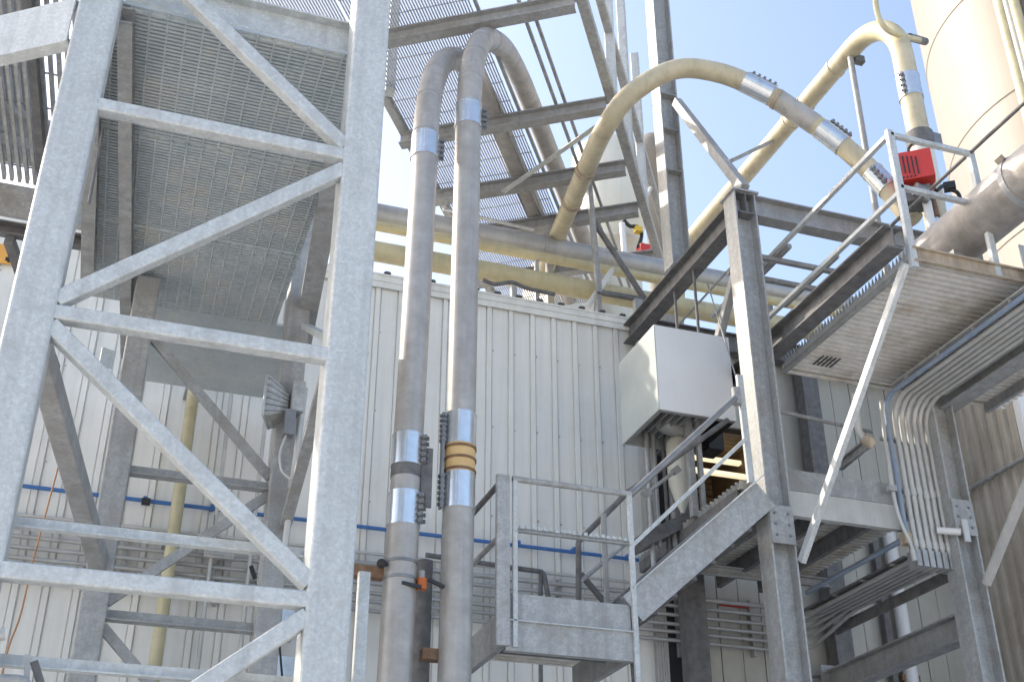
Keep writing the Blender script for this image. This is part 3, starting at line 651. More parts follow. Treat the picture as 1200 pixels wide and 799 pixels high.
P('fascia_channel', bar((X0 - .02, Y1 + 0.02, ZP + 0.03), (X1, Y1 + 0.02, ZP + 0.03), chan(0.05, 0.1)), 'deck_rusty', up_)
for x in (10.0,): P('joist', bar((x, Y0, ZP - 0.07), (x, Y1, ZP - 0.07), chan(0.05, 0.12)), 'galv_dull', up_)
RP = rect(0.055, 0.055, 0.008); ZR = 9.88
P('guard_post', post(7.19, Y0, ZP - 0.1, ZR + 0.03, rect(0.085, 0.06, 0.01)), 'galv_light', up_)
P('guard_post', post(8.22, Y0, ZP, ZR, rect(0.075, 0.06, 0.01)), 'galv_light', up_)
P('guard_post', post(9.6, Y0, ZP, ZR, rect(0.06, 0.06, 0.01)), 'galv_light', up_)
for z in (ZR - .02, 9.17): P('guard_rail', bar((7.19, Y0, z), (8.22, Y0, z), rect(0.06, 0.055, 0.008)), 'galv_light', up_)
P('guard_rail', bar((7.2, Y0, ZR), (7.2, 12.6, ZR), RP), 'galv_light', up_)
P('guard_rail', bar((7.2, Y0, 9.12), (7.2, 11.3, 9.12), RP), 'galv_light', up_)
P('side_rail', tube([(8.22, Y0 - 2.2, ZR), (8.22, 10.2, ZR)], 0.022, 10), 'steel_dark', up_)
P('side_rail', tube([(9.6, Y0 - 2.5, 9.0), (9.6, 11, 9.0)], 0.022, 10), 'steel_dark', up_)
P('toe_post', box(8.52, 8.58, Y0 - 0.075, Y0 - 0.057, ZP - 0.05, ZP + 0.42), 'galv_light', up_)
bm = bmesh.new()
for i in range(5): box(7.42 + 0.055 * i, 7.445 + 0.055 * i, 10.55, 10.78, ZP - 0.004, ZP + 0.0, bm)
P('drain_slot', bm, 'black', up_)

# stay rods below the rail
for p0, p1_, r_, lab in ((at(865, 304, X=6.9), at(795, 381, X=6.9), 0.015, 'thin steel rod slanting down to the wall left of the main column'), (at(829, 332, X=6.85), at(870, 466, X=6.55), 0.010, 'thin dark cable hanging beside the main column above the stair')):
    solo('stay_rod', tube([p0, p1_], r_, 8), 'galv_dull', lab, 'rod', loc=tuple(p0))

# lagged duct
dd = thing('lagged_duct', 'thick dull silver lagged duct above the upper platform at the right edge', 'duct', (8.29, 8.4, 8.6))
P('straight', tube([(8.29, 9.45, 9.1), (8.29, 7.92, 9.1)], 0.30, 28), 'lagging', dd)
P('elbow', tube(fillet([(8.29, 7.91, 9.1), (8.29, 7.0, 9.1), (8.29, 6.6, 9.6), (9.6, 6.3, 9.9)], 0.4), 0.305, 28), 'lagging', dd)
P('joint_band', tube([(8.29, 7.95, 9.1), (8.29, 7.88, 9.1)], 0.317, 28), 'duct_grey', dd)
P('clasp', obox((8.05, 7.92, 9.33), (1, 0, -1), (0, 1, 0), (1, 0, 1), 0.04, 0.04, 0.03), 'rusty_fascia', dd)
P('saddle', box(8.1, 8.48, 8.9, 8.98, 8.38, 8.86), 'galv_dull', dd)

# ------------------------------------------------------------------ lower platform and stair
lp = thing('steel_stair', 'galvanised steel stair with small railed platform below the white box', 'stair', (5, 10.9, 0))
YF = 10.5
P('toe_board', box(3.55, 4.81, YF - 0.006, YF + 0.02, 4.815, 5.07), 'galv', lp)
P('ledge', box(3.55, 4.82, YF - 0.05, YF - 0.007, 4.800, 4.812), 'galv_light', lp)
P('edge_channel', bar((3.55, YF + .02, 4.665), (4.83, YF + .02, 4.665), [(-a, b) for a, b in reversed(chan(0.08, 0.27))][::-1]), 'galv', lp)
P('edge_channel', bar((3.53, YF, 4.72), (3.53, 12.0, 4.72), chan(0.06, 0.32)), 'galv_dull', lp)
P('edge_channel', bar((4.83, YF, 4.70), (4.83, 12.0, 4.70), chan(0.06, 0.28)), 'galv_dull', lp)
f0 = corr(YF + 0.06, YF + 0.36, 3.56, 4.8, 4.84, par=lp, m='deck_rusty')
for k in range(1, 5): inst(f0, 'deck_plank', lp, (0, 0.3 * k, 0))
P('joist', bar((3.58, 11.1, 4.74), (4.8, 11.1, 4.74), chan(0.05, 0.14)), 'steel_dark', lp)
P('guard_post', box(3.44, 3.575, YF - 0.07, YF - 0.008, 4.56, 6.22, bev=0.012), 'galv', lp)
P('guard_post', post(3.635, YF - 0.03, 4.56, 6.22, rect(0.05, 0.04, 0.01)), 'galv_light', lp)
P('guard_post', post(4.845, YF - 0.03, 4.3, 6.22, rect(0.055, 0.045, 0.01)), 'galv_light', lp)
P('guard_post', post(4.79, 11.0, 4.8, 6.18, rect(0.05, 0.05, 0.01)), 'galv_dull', lp)
P('guard_rail', tube([(3.61, YF - .03, 6.205), (4.86, YF - .03, 6.205)], 0.03, 12), 'galv', lp)
P('guard_rail', bar((3.62, YF - .03, 5.69), (4.83, YF - .03, 5.69), angle(0.05, 0.05, 0.008)), 'galv', lp)
bm = bmesh.new()
for i in range(19): obox((3.7 + 0.06 * i, YF - .035, 5.716 + 0.003 * (i % 3)), (1, 0, 0), (0, 1, 0), UP, 0.018, 0.012, 0.016, bm)
P('rail_cleat', bm, 'galv_light', lp, kind='stuff')
P('guard_rail', tube([(3.5, YF, 6.17), (3.5, 12.0, 6.17)], 0.03, 10), 'steel_dark', lp)
P('guard_rail', tube([(3.5, YF, 5.62), (3.5, 12.0, 5.62)], 0.028, 10), 'galv_dull', lp)
for x, y in ((3.53, 10.6), (4.8, 10.65), (3.53, 11.95), (4.8, 11.95)): P('support_leg', post(x, y, 0, 4.55, rect(0.1, 0.1, 0.012)), 'galv_dull', lp) if y > 11 else None
P('support_strut', bar((4.86, 10.6, 4.55), (5.35, 11.6, 3.95), rect(0.05, 0.05)), 'steel_dark', lp)
s0, s1 = V((4.83, YF, 5.03)), V((6.42, YF, 6.41))
SP = chan(0.07, 0.30)
P('stringer', bar(s0, s1, [(-a, b) for a, b in reversed(SP)][::-1]), 'galv', lp)
P('stringer', bar(s0 + V((0, 0.88, 0)), s1 + V((0, 0.88, 0)), SP), 'galv_dull', lp)
P('stringer_lip', bar(s0 + V((0.0, -0.03, 0.20)), s1 + V((-0.02, -0.03, 0.20)), rect(0.1, 0.012)), 'galv_light', lp)
t0 = None
for i in range(7):
    dlt = V((0.227 * i, 0, 0.197 * i))
    if t0 is None: t0 = P('tread', box(4.86, 5.12, YF + 0.04, YF + 0.84, 5.02, 5.06), 'steel_dark', lp)
    else: inst(t0, 'tread', lp, dlt)
tr1 = at(862, 466, Y=YF)
P('handrail', tube([(4.86, YF, 6.2), tr1], 0.034, 12), 'bolt_steel', lp)
P('mid_rail', bar(at(739, 641, Y=YF), at(874, 514, Y=YF), rect(0.05, 0.04, 0.008)), 'galv_light', lp)
yf2 = 11.42
P('handrail', tube(fillet([at(678, 720, Y=yf2), at(678, 634, Y=yf2), at(735, 577, Y=yf2), (6.6, yf2, 7.72)], 0.08), 0.032, 10), 'steel_dark', lp)
P('mid_rail', tube([at(679, 682, Y=yf2), at(734, 636, Y=yf2)], 0.025, 10), 'galv', lp)
P('strut', bar(at(680, 672, Y=yf2 + .1), at(716, 714, Y=yf2 + .1), rect(0.05, 0.05)), 'steel_dark', lp)
P('newel_post', bar(at(866, 440, Y=YF + .06), at(880, 566, Y=YF + .06), rect(0.075, 0.05, 0.01)), 'galv_light', lp)
P('newel_base', tube([at(862, 455, Y=YF + .03), at(864, 474, Y=YF + .03)], 0.05, 10), 'galv_dull', lp)
# second little guard behind
sg = thing('rear_guard', 'low dark tube guard rail behind the lower platform near the wall', 'guard rail', (4.3, 12.6, 0))
P('rail', tube(fillet([(3.3, 12.5, 6.06), at(637, 670, Y=12.5), at(645, 712, Y=12.4)], 0.05), 0.028, 10), 'steel_dark', sg)
P('stanchion', tube([at(634, 672, Y=12.5), at(633, 712, Y=12.5), V((4.62, 12.5, 0))], 0.025, 10), 'steel_dark', sg)
P('stanchion', tube([(3.5, 12.5, 6.06), (3.5, 12.5, 0)], 0.025, 10), 'steel_dark', sg)
# upper landing of the stair
ln = thing('stair_landing', 'dark railed landing at the head of the stair behind the main column', 'landing', (7.5, 12, 6.4))
P('fascia', box(6.78, 8.40, 10.86, 10.885, 6.68, 6.93), 'galv_dull', ln); P('fascia', bar((6.78, 10.9, 6.53), (8.40, 10.9, 6.53), [(-a, b) for a, b in reversed(chan(0.08, 0.29))][::-1]), 'trim', ln)
P('fascia', bar((6.42, 11.0, 6.6), (6.42, 13.6, 6.6), chan(0.06, 0.14)), 'steel_dark', ln)
f0 = corr(10.95, 11.25, 6.4, 8.75, 6.66, par=ln, m='landing_deck')
for k in range(1, 9): inst(f0, 'deck_plank', ln, (0, 0.3 * k, 0))
for x in (6.95, 7.5, 8.1): P('joist', bar((x, 10.95, 6.55), (x, 13.6, 6.55), chan(0.06, 0.2)), 'steel_dark', ln)
P('joist', bar((6.4, 12.9, 6.42), (8.7, 12.9, 6.42), chan(0.06, 0.12)), 'galv_dull', ln)
for z in (7.45, 7.9): P('guard_rail', tube([(6.8, 10.92, z), (7.9, 10.92, z)], 0.025, 10), 'galv_dull', ln) if z < 7 else None
P('guard_rail', tube([at(905, 480, Y=11.6), at(1022, 506, Y=11.6)], 0.025, 10), 'galv_dull', ln)
P('knee_brace', bar(at(985, 545, Y=11.4), at(1018, 518, Y=10.5), chan(0.05, 0.12)), 'galv_dull', ln)
for px_, w_, m_ in ((809, 0.085, 'galv_dull'), (820, 0.06, 'galv')):
    q = at(px_, 540, Y=12.0); zt = at(px_, 480 + (px_ - 809) * 0, Y=12.0).z
    P('door_post', post(q.x, 12.0, 6.7, zt, rect(w_, w_, 0.01)), m_, ln)
P('grey_panel', obox(at(775, 625, Y=12.6), (1, 0, 0.55), (0, 1, 0), (-0.55, 0, 1), 0.35, 0.2, 0.08), 'steel_dark', ln)
P('orange_panel', box(7.5, 7.9, 14.3, 14.33, 6.9, 7.3), 'orange', ln)
# lower tray: black back plate under conduits
tr = thing('cable_tray', 'galvanised tray and strut brackets that carry the conduit bundle', 'tray', (8.3, 10.6, 5.7))
P('side_rail', bar((9.04, YV + .12, 5.99), (9.04, 13.4, 5.99), rect(0.03, 0.13)), 'steel_dark', tr)
P('tray_bottom', box(8.41, 9.02, YV + .16, 13.2, 6.11, 6.13), 'steel_dark', tr)
for y in (11.2, 11.8, 12.4): P('rung', box(8.40, 9.02, y, y + 0.04, 6.09, 6.108), 'conduit_dull', tr)
P('strut_bar', bar((8.28, YV + 0.06, 6.87), (8.98, YV + 0.06, 6.87), rect(0.04, 0.04)), 'galv', tr)
P('strut_bar', bar((8.28, YV + 0.06, 7.5), (8.98, YV + 0.06, 7.5), rect(0.04, 0.04)), 'galv_dull', tr)
for k in range(8): P('hanger', box(8.33, 9.0, 10.3 - 0.6 * k, 10.34 - 0.6 * k, ZU + 0.034, ZU + 0.07), 'conduit_dull', tr)
P('upper_tray', box(8.32, 9.1, 4.8, 10.6, ZU + 0.072, ZU + 0.084), 'trim', tr)
# short pipe stub by the right column
st = thing('pipe_stub', 'short pale capped pipe sticking out beside the right column at conduit height', 'pipe', tuple(at(1105, 622, Y=10.6)))
P('pipe', tube([at(1098, 621, Y=10.75), at(1126, 623, Y=10.6)], 0.04, 12), 'box_white', st)
P('valve_body', box(8.98, 9.06, 10.6, 10.63, 6.24, 6.5, bev=0.01), 'conduit', st)
# rusty fittings left of the conduits
rs = thing('rusty_fitting', 'rusty pipe fitting hanging left of the conduit risers', 'fitting', tuple(at(1008, 500, Y=10.6)))
P('riser', tube([at(1001, 462, Y=10.5), at(1006, 505, Y=10.5), at(1018, 520, Y=10.5)], 0.04, 12), 'trim', rs)
P('flange', tube([at(1011, 512, Y=10.5), at(1023, 521, Y=10.5)], 0.065, 14), 'rusty_fascia', rs)
# downpipe
dp = thing('downpipe', 'white downpipe on the beige wall below the conduit tray', 'pipe', (10.45, 13.85, 0))
P('pipe', tube([(10.42, 13.85, 0), (10.42, 13.85, 8)], 0.095, 16), 'box_white', dp)
P('bracket', box(10.28, 10.56, 13.84, 13.98, 5.55, 5.63), 'timber', dp)
solo('dark_downpipe', post(10.18, 13.9, 0, 8, rect(0.09, 0.1, 0.01)), 'steel_dark', 'dark square downpipe next to the white downpipe', 'pipe', loc=(10.18, 13.9, 0))
solo('wing_pipe', tube([(WX - 0.09, 13.9, 8.35), (WX - 0.09, 9.0, 8.35)], 0.03, 10), 'galv_dull', 'thin grey pipe along the ribbed side wall at the far right', 'pipe', loc=(WX - .09, 12, 8.35))
pa = at(843, 704, Y=13.93); pb = at(882, 713, Y=13.93)
solo('red_plate', box(pa.x, pb.x, 13.92, 13.95, pb.z - 0.0, pa.z), 'red', 'small red plate on the wall above the conduits under the landing', 'sign', loc=(pa.x, 13.93, pb.z))

# ------------------------------------------------------------------ white box with pipework below
bx = thing('white_box', 'large white sheet metal box hung above the stair', 'cabinet', (6.3, 12.1, 7.8))
bx0, bx1, by0, by1, bz0, bz1 = 5.79, 6.80, 11.56, 12.62, 7.80, 8.93
P('front_panel', box(bx0 + .012, bx1, by0, by0 + 0.02, bz0, bz1, bev=0.006), 'box_white', bx)
P('side_panel', box(bx0, bx0 + 0.01, by0 + .004, by1, bz0, bz1), 'box_side', bx)
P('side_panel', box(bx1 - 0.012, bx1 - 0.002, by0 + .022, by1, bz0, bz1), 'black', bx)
P('top_panel', box(bx0 + .011, bx1 - .013, by0 + .022, by1, bz1 - 0.012, bz1 - 0.002), 'box_white', bx)
P('rear_panel', box(bx0 + .011, bx1 - .013, by1 - 0.012, by1 - 0.002, bz0, bz1 - .013), 'box_side', bx)
P('rim', bar((bx0 + .011, by0 + 0.05, bz0 + 0.01), (bx1 - .013, by0 + 0.05, bz0 + 0.01), rect(0.05, 0.015)), 'galv_dull', bx)
P('rim', bar((bx0 + .04, by0 + 0.08, bz0 + 0.01), (bx0 + .04, by1 - .02, bz0 + 0.01), rect(0.05, 0.015)), 'galv_dull', bx)
bm = bmesh.new()
for i in range(7): box(bx0 + 0.15 + 0.1 * i, bx0 + 0.17 + 0.1 * i, by0 + 0.1, by1 - 0.05, bz0 + 0.12, bz0 + 0.2, bm)
P('inner_fin', bm, 'galv_dull', bx)
for y in (by0 + 0.3, by1 - 0.2): P('hanger', tube([(6.56, y, bz1 - 0.01), (6.56, y, 10.06)], 0.02, 8), 'steel_dark', bx)
pw = thing('pipework', 'cluster of grey pipes and valves below the white box', 'pipework', (6.5, 12.2, 6.6))
c = at(772, 500, Y=12.3)
bm = tube(fillet([c + V((0.1, 0.1, 0.4)), c + V((0.0, 0, 0.02)), c + V((0.5, -0.05, 0.0))], 0.2, 8), 0.12, 14); P('elbow', bm, 'conduit_dull', pw)
bm = bmesh.new()
for i in range(5): tube([c + V((-0.03 + i * 0.0, -0.0, 0.1 + i * 0.03)), c + V((-0.03, 0, 0.115 + i * 0.03))], 0.15, 14, bm)
P('bellows', bm, 'galv_dull', pw)
for px_, r_, m_, y1_, y0_ in ((768, 0.028, 'conduit_dull', 520, 640), (786, 0.035, 'galv_dull', 520, 640), (779, 0.022, 'steel_dark', 515, 660), (760, 0.03, 'conduit_dull', 525, 690), (797, 0.03, 'conduit_dull', 500, 620)):
    q = at(px_, 560, Y=12.5); P('pipe', tube([(q.x, 12.5, at(px_, y0_, Y=12.5).z), (q.x, 12.5, bz0 + 0.2)], r_, 10), m_, pw)
q = at(796, 545, Y=12.35); P('vessel', lathe(q, [(0.02, -0.62), (0.09, -0.45), (0.14, -0.25), (0.15, 0.0), (0.15, 0.28), (0.1, 0.36), (0.02, 0.38)], 18), 'vessel_white', pw)
P('valve_rod', tube([at(758, 578, Y=12.1), at(792, 551, Y=12.1)], 0.022, 8), 'conduit_dull', pw)
for a_ in ((758, 578), (792, 551)):
    q = at(*a_, Y=12.1); P('knob', obox(q, (1, 0, .8), (0, 1, 0), (-.8, 0, 1), 0.045, 0.04, 0.04), 'galv_dull', pw)
qa, qb = at(829, 497, Y=12.3), at(849, 527, Y=12.3)
P('dark_duct', box(qa.x, qb.x, 12.3, 12.6, qb.z, qa.z), 'black', pw)

# ------------------------------------------------------------------ rooftop pipes
g1 = thing('roof_duct', 'big grey duct running across above the roof edge', 'duct', (6, 14.8, 12.0))
P('straight', tube([(2.35, 14.8, 12.02), (5.62, 14.8, 12.02)], 0.185, 24), 'duct_grey', g1)
P('straight', tube([(5.62, 14.8, 12.02), (14, 14.8, 12.02)], 0.175, 24), 'duct_grey', g1)
P('joint_band', tube([(5.58, 14.8, 12.02), (5.66, 14.8, 12.02)], 0.197, 24), 'duct_grey', g1)
for x in (2.4, 5.7, 9.5): P('support', box(x - 0.05, x + 0.05, 14.75, 14.85, ROOF, 11.83), 'galv', g1)
g2 = thing('thin_roof_pipe', 'slender pale yellow pipe just below the grey roof duct', 'pipe', (6, 14.6, 11.7))
P('pipe', tube([(2.35, 14.55, 11.66), (14, 14.55, 11.66)], 0.075, 16), 'pale_yellow', g2)
for x in (2.4, 5.4, 9.2): P('support', box(x - 0.03, x + 0.03, 14.52, 14.58, ROOF, 11.585), 'galv', g2)
g3 = thing('thick_roof_pipe', 'thick pale yellow pipe lying lowest above the roof edge', 'pipe', (6, 14.5, 11.2))
P('pipe', tube([(2.35, 14.45, 11.16), (14, 14.45, 11.16)], 0.15, 20), 'pale_yellow', g3)
for x in (2.4, 5.0, 8.9): P('support', box(x - 0.04, x + 0.04, 14.41, 14.49, ROOF, 11.02), 'galv', g3)
# little steel bracket on the eave
ef = thing('eave_bracket', 'dark triangular steel bracket standing on the roof edge', 'bracket', (6.0, 14.1, ROOF))
P('upright', bar(at(690, 214, Y=14.05), at(702, 343, Y=14.05), rect(0.08, 0.08, 0.01)), 'galv_dull', ef)
P('strut', bar(at(697, 262, Y=14.05), at(755, 350, Y=14.05), rect(0.07, 0.07, 0.01), (0, 1, 0)), 'steel_dark', ef)
P('base_bar', bar(at(700, 342, Y=14.05), at(758, 352, Y=14.05), rect(0.07, 0.07, 0.01)), 'steel_dark', ef)
P('white_strut', tube([at(718, 316, Y=14.2), at(688, 360, Y=14.2)], 0.045, 12), 'box_white', ef)
P('lower_leg', post(at(702, 343, Y=14.05).x, 14.08, ROOF, at(702, 343, Y=14.05).z, rect(0.07, 0.07, 0.01)), 'galv_dull', ef)
# overflowing bits on the roof
solo('roof_cable', tube(smoothpath([at(566, 328, Y=13.98), at(580, 333, Y=13.96), at(600, 331, Y=13.96), at(618, 338, Y=13.98), at(650, 345, Y=14.0)]), 0.03, 8), 'steel_dark', 'loose dark cable lying along the roof edge right of the tall pipes', 'cable', loc=tuple(at(566, 328, Y=13.98)))

# ------------------------------------------------------------------ the two big cream loops
y1 = thing('cream_loop_pipe', 'dirty cream pipe arching over in front of the mast post', 'pipe', (7, 11.5, 11))
pts = smoothpath([at(634, 330, Y=15.5), at(657, 268, Y=14.55), at(684, 205, Y=12.95), at(708, 152, Y=11.8), at(740, 110, Y=11.4), at(790, 82, Y=11.2), at(840, 85, Y=11.05), at(890, 105, Y=10.9), at(940, 136, Y=10.75), at(985, 169, Y=10.6), at(1030, 210, Y=10.4), at(1070, 258, Y=10.2)], 6)
P('pipe', tube(pts, 0.135, 18), 'cream_pipe', y1)
for f, ln_, lg in ((0.69, 0.40, 5), (0.82, 0.36, 5), (0.92, 0.32, 4)):
    p_, d_ = along(pts, f); sleeve(y1, p_, d_, 0.135, ln_, (-0.3, 0, 1) if f < 0.85 else (0.2, -.5, -1), m='sleeve' if f > .6 else 'duct_grey', lugs=lg)
p_, d_ = along(pts, 0.757); P('grey_section', tube([p_ - d_ * 0.34, p_ + d_ * 0.30], 0.141, 18), 'stainless', y1)
p_, d_ = along(pts, 0.722); P('rust_band', tube([p_ - d_ * 0.025, p_ + d_ * 0.025], 0.147, 18), 'rusty_fascia', y1)
for f in (0.20, 0.305):
    p_, d_ = along(pts, f); bm = tube([p_ - d_ * 0.05, p_ + d_ * 0.05], 0.142, 18)
    for s_ in (-0.05, 0.05): tube([p_ + d_ * (s_ - .008), p_ + d_ * (s_ + .008)], 0.152, 18, bm)
    P('flange_joint', bm, 'rusty_fascia', y1)
X2, Y2v, Z2 = 9.38, 10.5, 14.36
y2 = thing('cream_riser_pipe', 'dirty cream pipe rising beside the silo and bending back over the roof', 'pipe', (X2, Y2v, 8.4))
path = fillet([(X2, Y2v, 8.4), (X2, Y2v, Z2), (X2, 17.5, Z2), (X2, 18.2, 11)], [1.0, 0.6], 12)
P('pipe', tube(path, 0.15, 20), 'cream_pipe', y2)
P('elbow_patch', tube(path[2:11], 0.1515, 20, cap=False), 'pale_yellow', y2)
def z2(py): return at(1075, py, Y=Y2v).z
sleeve(y2, (X2, Y2v, (z2(95) + z2(118)) / 2), UP, 0.15, z2(95) - z2(118), (-1, -0.5, 0), lugs=4)
P('flange_joint', tube([(X2, Y2v, z2(172)), (X2, Y2v, z2(158))], 0.185, 20), 'steel_dark', y2)
P('lug', box(X2 + 0.1, X2 + 0.26, Y2v - 0.12, Y2v - 0.02, z2(170), z2(158)), 'bolt_steel', y2)
P('white_spool', tube([(X2, Y2v, z2(225)), (X2, Y2v, z2(174))], 0.153, 20), 'vessel_white', y2)
for yy in (12.0, 13.35): P('weld_seam', tube([(X2, yy - .03, Z2), (X2, yy + .03, Z2)], 0.162, 20), 'cream_pipe', y2)
sleeve(y2, (X2, 13.0, Z2), (0, 1, 0), 0.15, 0.3, (-1, 0, -.3), m='cream_pipe', lugs=4)
q = at(1000, 80, X=X2)
P('prop', tube([(X2 - 0.02, q.y, Z2 - 0.1), (X2 - 0.05, q.y, 10.3)], 0.045, 12), 'galv_dull', y2)
P('prop_bracket', obox((X2 + .12, q.y, Z2 - 0.15), (1, 0, 0), (0, 1, 0), UP, 0.08, 0.05, 0.06), 'steel_dark', y2)
P('stay', bar(at(904, 166, X=X2 - .1), at(858, 188, X=7.9), rect(0.06, 0.06)), 'galv_dull', y2)
solo('thin_hose', tube(smoothpath([at(1024, -20, Y=10.4), at(1028, 15, Y=10.4), at(1038, 34, Y=10.4), at(1056, 42, Y=10.4), at(1078, 47, Y=10.5)]), 0.04, 10), 'pale_yellow', 'thin cream hose curving down onto the pipe elbow by the silo', 'hose', loc=tuple(at(1030, 20, Y=10.4)))
solo('silo_stub', tube([at(1066, 44, Y=10.6), at(1084, 49, Y=11.2)], 0.06, 10), 'steel_dark', 'short dark pipe stub between the pipe elbow and the silo', 'pipe', loc=tuple(at(1070, 45, Y=10.7)))

# red actuator and valve
ra = thing('red_actuator', 'red box with black slots on the valve below the cream riser', 'actuator', tuple(at(1070, 215, Y=9.9)))
c = at(1071, 202, Y=9.9)
ax = V((0.80, -0.60, 0.0)).normalized(); ay = V((0.60, 0.80, 0)).normalized(); az = ax.cross(ay)
P('housing', obox(c, ax, ay, az, 0.225, 0.17, 0.205), 'red', ra)
bm = bmesh.new()
for i in range(5): obox(c - ay * 0.173 + ax * (-0.16 + i * 0.05) + az * (0.03 - 0.012 * i), ax, ay, az, 0.009, 0.006, 0.13, bm)
for i in range(4): obox(c - ay * 0.173 + ax * (-0.14 + i * 0.045) + az * (-0.17), ax + az * .4, ay, az, 0.012, 0.006, 0.012, bm)
P('vent_slot', bm, 'black', ra)
P('valve_body', obox(c + V((0.0, 0.08, -0.36)), ax, ay, az, 0.2, 0.15, 0.10), 'steel_dark', ra)
bm = tube([c + V((-0.12, -0.1, -0.33)), c + V((0.1, -0.1, -0.38))], 0.07, 12); tube([c + V((-0.16, -0.12, -0.42)), c + V((0.02, -0.12, -0.5))], 0.05, 12, bm); P('motor', bm, 'bolt_steel', ra)
P('spring', tube([c + V((0.18, 0, -0.25)), c + V((0.2, 0, -0.62))], 0.05, 12), 'timber', ra)
P('rod', tube([c + V((0.06, -0.05, -0.3)), c + V((0.1, 0.0, -1.1))], 0.055, 12), 'box_white', ra)
P('rod', tube([c + V((0.2, 0.05, -0.5)), c + V((0.28, 0.1, -1.4))], 0.07, 12), 'sleeve', ra)
P('cable', tube(smoothpath([c + V((0.28, 0, -0.22)), c + V((0.42, 0, -0.1)), c + V((0.5, 0, -0.14)), c + V((0.62, 0, -0.2)), c + V((0.6, 0, -0.6)), c + V((0.56, 0, -0.75))]), 0.025, 8), 'black', ra)
P('cable_gland', obox(c + V((0.5, 0, -0.1)), ax, ay, az, 0.07, 0.05, 0.05), 'black', ra)
P('side_pipe', tube([(8.75, 9.75, 8.4), (8.72, 9.75, 9.75)], 0.06, 12), 'duct_grey', ra)
P('side_pipe', tube([(8.30, 9.9, 8.4), (8.30, 9.9, 9.5)], 0.09, 12), 'duct_grey', ra)

# ------------------------------------------------------------------ pipe bridge turned 34 degrees
az = R(34); D = V((math.sin(az), math.cos(az), 0)); N = V((math.cos(az), -math.sin(az), 0)); ZB = 12.7
def bp2(s, t, z=0.0): return D * s + N * t + V((0, 0, ZB + z))
br = thing('pipe_bridge', 'open steel pipe bridge with slatted walkway crossing the sky behind the tall pipes', 'bridge', tuple(bp2(13, -3.6)))
P('chord', bar(bp2(7.0, -2.08, 0.05), bp2(18.5, -2.08, 0.05), rect(0.14, 0.14, 0.015)), 'galv', br)
P('chord', bar(bp2(12.1, -5.1, 0.05), bp2(18.5, -5.1, 0.05), rect(0.12, 0.12, 0.015)), 'galv', br)
P('end_post', bar(bp2(12.12, -4.99, -0.02), bp2(12.12, -4.99, 4), rect(0.14, 0.14, 0.02)), 'galv_light', br)
P('top_chord', bar(bp2(9, -2.08, 1.35), bp2(18.5, -2.08, 1.35), rect(0.12, 0.12, 0.015)), 'galv', br)
for s_ in (11.03, 13.04, 14.5, 15.6, 17.0):
    P('cross_beam', bar(bp2(s_, -5.15, -0.1), bp2(s_, -2.15, -0.1), isec(0.16, 0.20, 0.012, 0.018)), 'galv_dull', br)
for s_ in (13.2, 14.5, 15.8): P('truss_post', bar(bp2(s_, -2.08, 0.1), bp2(s_, -2.08, 3.2), rect(0.13, 0.13, 0.012), tuple(N)), 'galv_light', br)
for a_, b_ in ((13.2, 14.5), (15.8, 14.5), (15.8, 17.0)): P('truss_brace', bar(bp2(a_, -2.1, 0.15), bp2(b_, -2.1, 1.3), rect(0.06, 0.05), tuple(N)), 'galv_light', br)
P('plan_brace', bar(bp2(14.4, -4.0, -0.24), bp2(13.15, -2.2, -0.24), angle(0.08, 0.07, 0.01)), 'galv_light', br)
P('plan_brace', bar(bp2(14.6, -5.0, -0.24), bp2(15.5, -3.8, -0.24), angle(0.06, 0.06, 0.01)), 'galv_light', br)
bm = bmesh.new()
for i in range(42):
    t = -5.02 + i * 0.038
    bar(bp2(7.8, t, 0.06), bp2(18.4, t, 0.06), rect(0.014, 0.026), UP, bm)
for i in range(54):
    t = -7.1 + i * 0.038
    bar(bp2(7.0, t, 0.06), bp2(12.0, t, 0.06), rect(0.014, 0.026), UP, bm)
P('grating_slat', bm, 'grate_bar', br, kind='stuff')
bm = bmesh.new()
for i in range(26): bar(bp2(8 + 0.4 * i, -5.05, 0.075), bp2(8 + 0.4 * i, -3.45, 0.075), rect(0.008, 0.012), UP, bm)
P('grating_tie', bm, 'grate_bar', br, kind='stuff')
for t in (-2.72, -2.85, -3.38): P('service_rail', bar(bp2(9.0, t, 0.05), bp2(18.4, t, 0.05), rect(0.04, 0.05)), 'galv_dull', br)
for t in (-2.08, -5.1): P('support_leg', bar(bp2(18.3, t, 0.0), (bp2(18.3, t).x, bp2(18.3, t).y, ROOF), rect(0.2, 0.2), tuple(N)), 'galv_dull', br)
P('tower_link', bar((xr, 7.25, 12.95), bp2(8.3, -5.1, 0.25), rect(0.14, 0.16)), 'galv_dull', br)

# ------------------------------------------------------------------ vessels and silo beyond
vs = thing('white_vessel', 'white cylindrical vessel with a cone bottom seen between the bridge beams', 'vessel', (9.4, 19.5, ROOF))
c = at(716, 250, Y=19.5)
P('shell', lathe((c.x, 19.5, c.z), [(0.0, 1.75), (0.55, 1.7), (0.78, 1.5), (0.80, 1.2), (0.80, 0.0), (0.74, -0.3), (0.5, -0.85)], 32), 'vessel_white', vs)
P('outlet', lathe((c.x, 19.5, c.z), [(0.66, -0.86), (0.66, -0.98), (0.52, -1.0), (0.55, -1.4), (0.6, -2.4), (0.6, -6)], 28), 'vessel_white', vs)
P('gauge_pipe', tube([at(729, 262, Y=18.6), at(732, 300, Y=18.6)], 0.06, 10), 'box_white', vs)
P('cable', tube(smoothpath([at(731, 258, Y=18.6), at(738, 265, Y=18.6), at(747, 266, Y=18.6), at(752, 275, Y=18.6), at(748, 290, Y=18.6)]), 0.04, 8), 'black', vs)
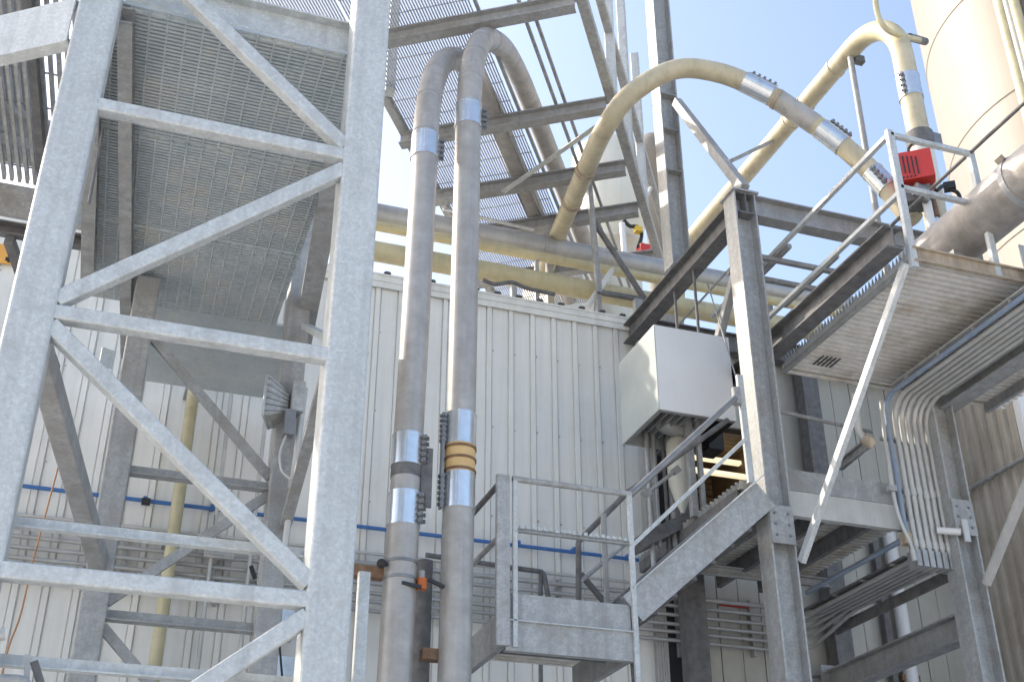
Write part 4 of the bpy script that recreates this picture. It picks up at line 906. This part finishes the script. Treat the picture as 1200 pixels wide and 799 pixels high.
q = at(748, 269, Y=18.55); P('sensor', box(q.x - .07, q.x + .07, 18.5, 18.64, q.z - .06, q.z + .06), 'yellow', vs)
q = at(756, 292, Y=18.55); P('red_motor', box(q.x - .12, q.x + .12, 18.5, 18.75, q.z - .12, q.z + .1, bev=.04), 'red', vs)
hp = thing('hopper_house', 'beige sloped hopper housing behind the rooftop pipes', 'hopper', tuple(at(670, 320, Y=18)))
a, b = at(612, 268, Y=18.5), at(695, 380, Y=18.5)
bm = bmesh.new(); v_ = [bm.verts.new((x, y, z)) for y in (18.5, 20.5) for x, z in ((at(640, 300, Y=18.5).x, b.z), (b.x, b.z), (at(700, 262, Y=18.5).x, at(690, 262, Y=18.5).z), (at(655, 262, Y=18.5).x, at(655, 262, Y=18.5).z))]
for f in ((0, 1, 2, 3), (7, 6, 5, 4), (0, 4, 5, 1), (1, 5, 6, 2), (2, 6, 7, 3), (3, 7, 4, 0)): bm.faces.new([v_[i] for i in f])
P('body', bm, 'vessel_white', hp)
P('base', box(v_[0].co.x if False else a.x + .6, b.x, 18.6, 20.4, ROOF, b.z + .01), 'vessel_white', hp)
c = at(764, 175, Y=24)
fv = thing('far_vessel', 'small pinkish far vessel just left of the mast post', 'vessel', (c.x, 24, ROOF))
P('shell', lathe((c.x, 24, c.z), [(0.05, 0.45), (0.35, 0.3), (0.5, 0.0), (0.5, -0.5), (0.3, -0.6), (0.3, -9)], 24), 'tank_cream', fv)

sc = V((21.55, 17.4, 0)); sr = 4.0
si = thing('storage_silo', 'huge cream storage silo in the upper right corner', 'silo', tuple(sc))
P('shell', lathe(sc, [(sr, 0), (sr, 40)], 96), 'tank_cream', si)
for z in (16.5, 19.9, 23.3, 26.7): P('weld_ring', lathe(sc, [(sr + 0.001, z - .03), (sr + 0.022, z - .012), (sr + 0.022, z + .012), (sr + 0.001, z + .03)], 96), 'tank_cream', si)
for px_, r_, m_, dy in ((1183, 0.10, 'pale_yellow', 0), (1192, 0.07, 'trim', 0.05), (1201, 0.09, 'pale_yellow', 0)):
    q = at(px_, 50, Y=13.0)
    vec = V((q.x - sc.x, q.y - sc.y, 0)); dirr = V((q.x, q.y, 0)).normalized()
    # stand the pipe just in front of the shell along this line of sight
    b_ = -(sc.x * dirr.x + sc.y * dirr.y); cc = sc.x ** 2 + sc.y ** 2 - (sr + 0.25) ** 2; t_ = -b_ - math.sqrt(max(b_ * b_ - cc, 0))
    P('riser', tube([(dirr.x * t_, dirr.y * t_, 0), (dirr.x * t_, dirr.y * t_, 38)], r_ * 1.3, 12), m_, si)
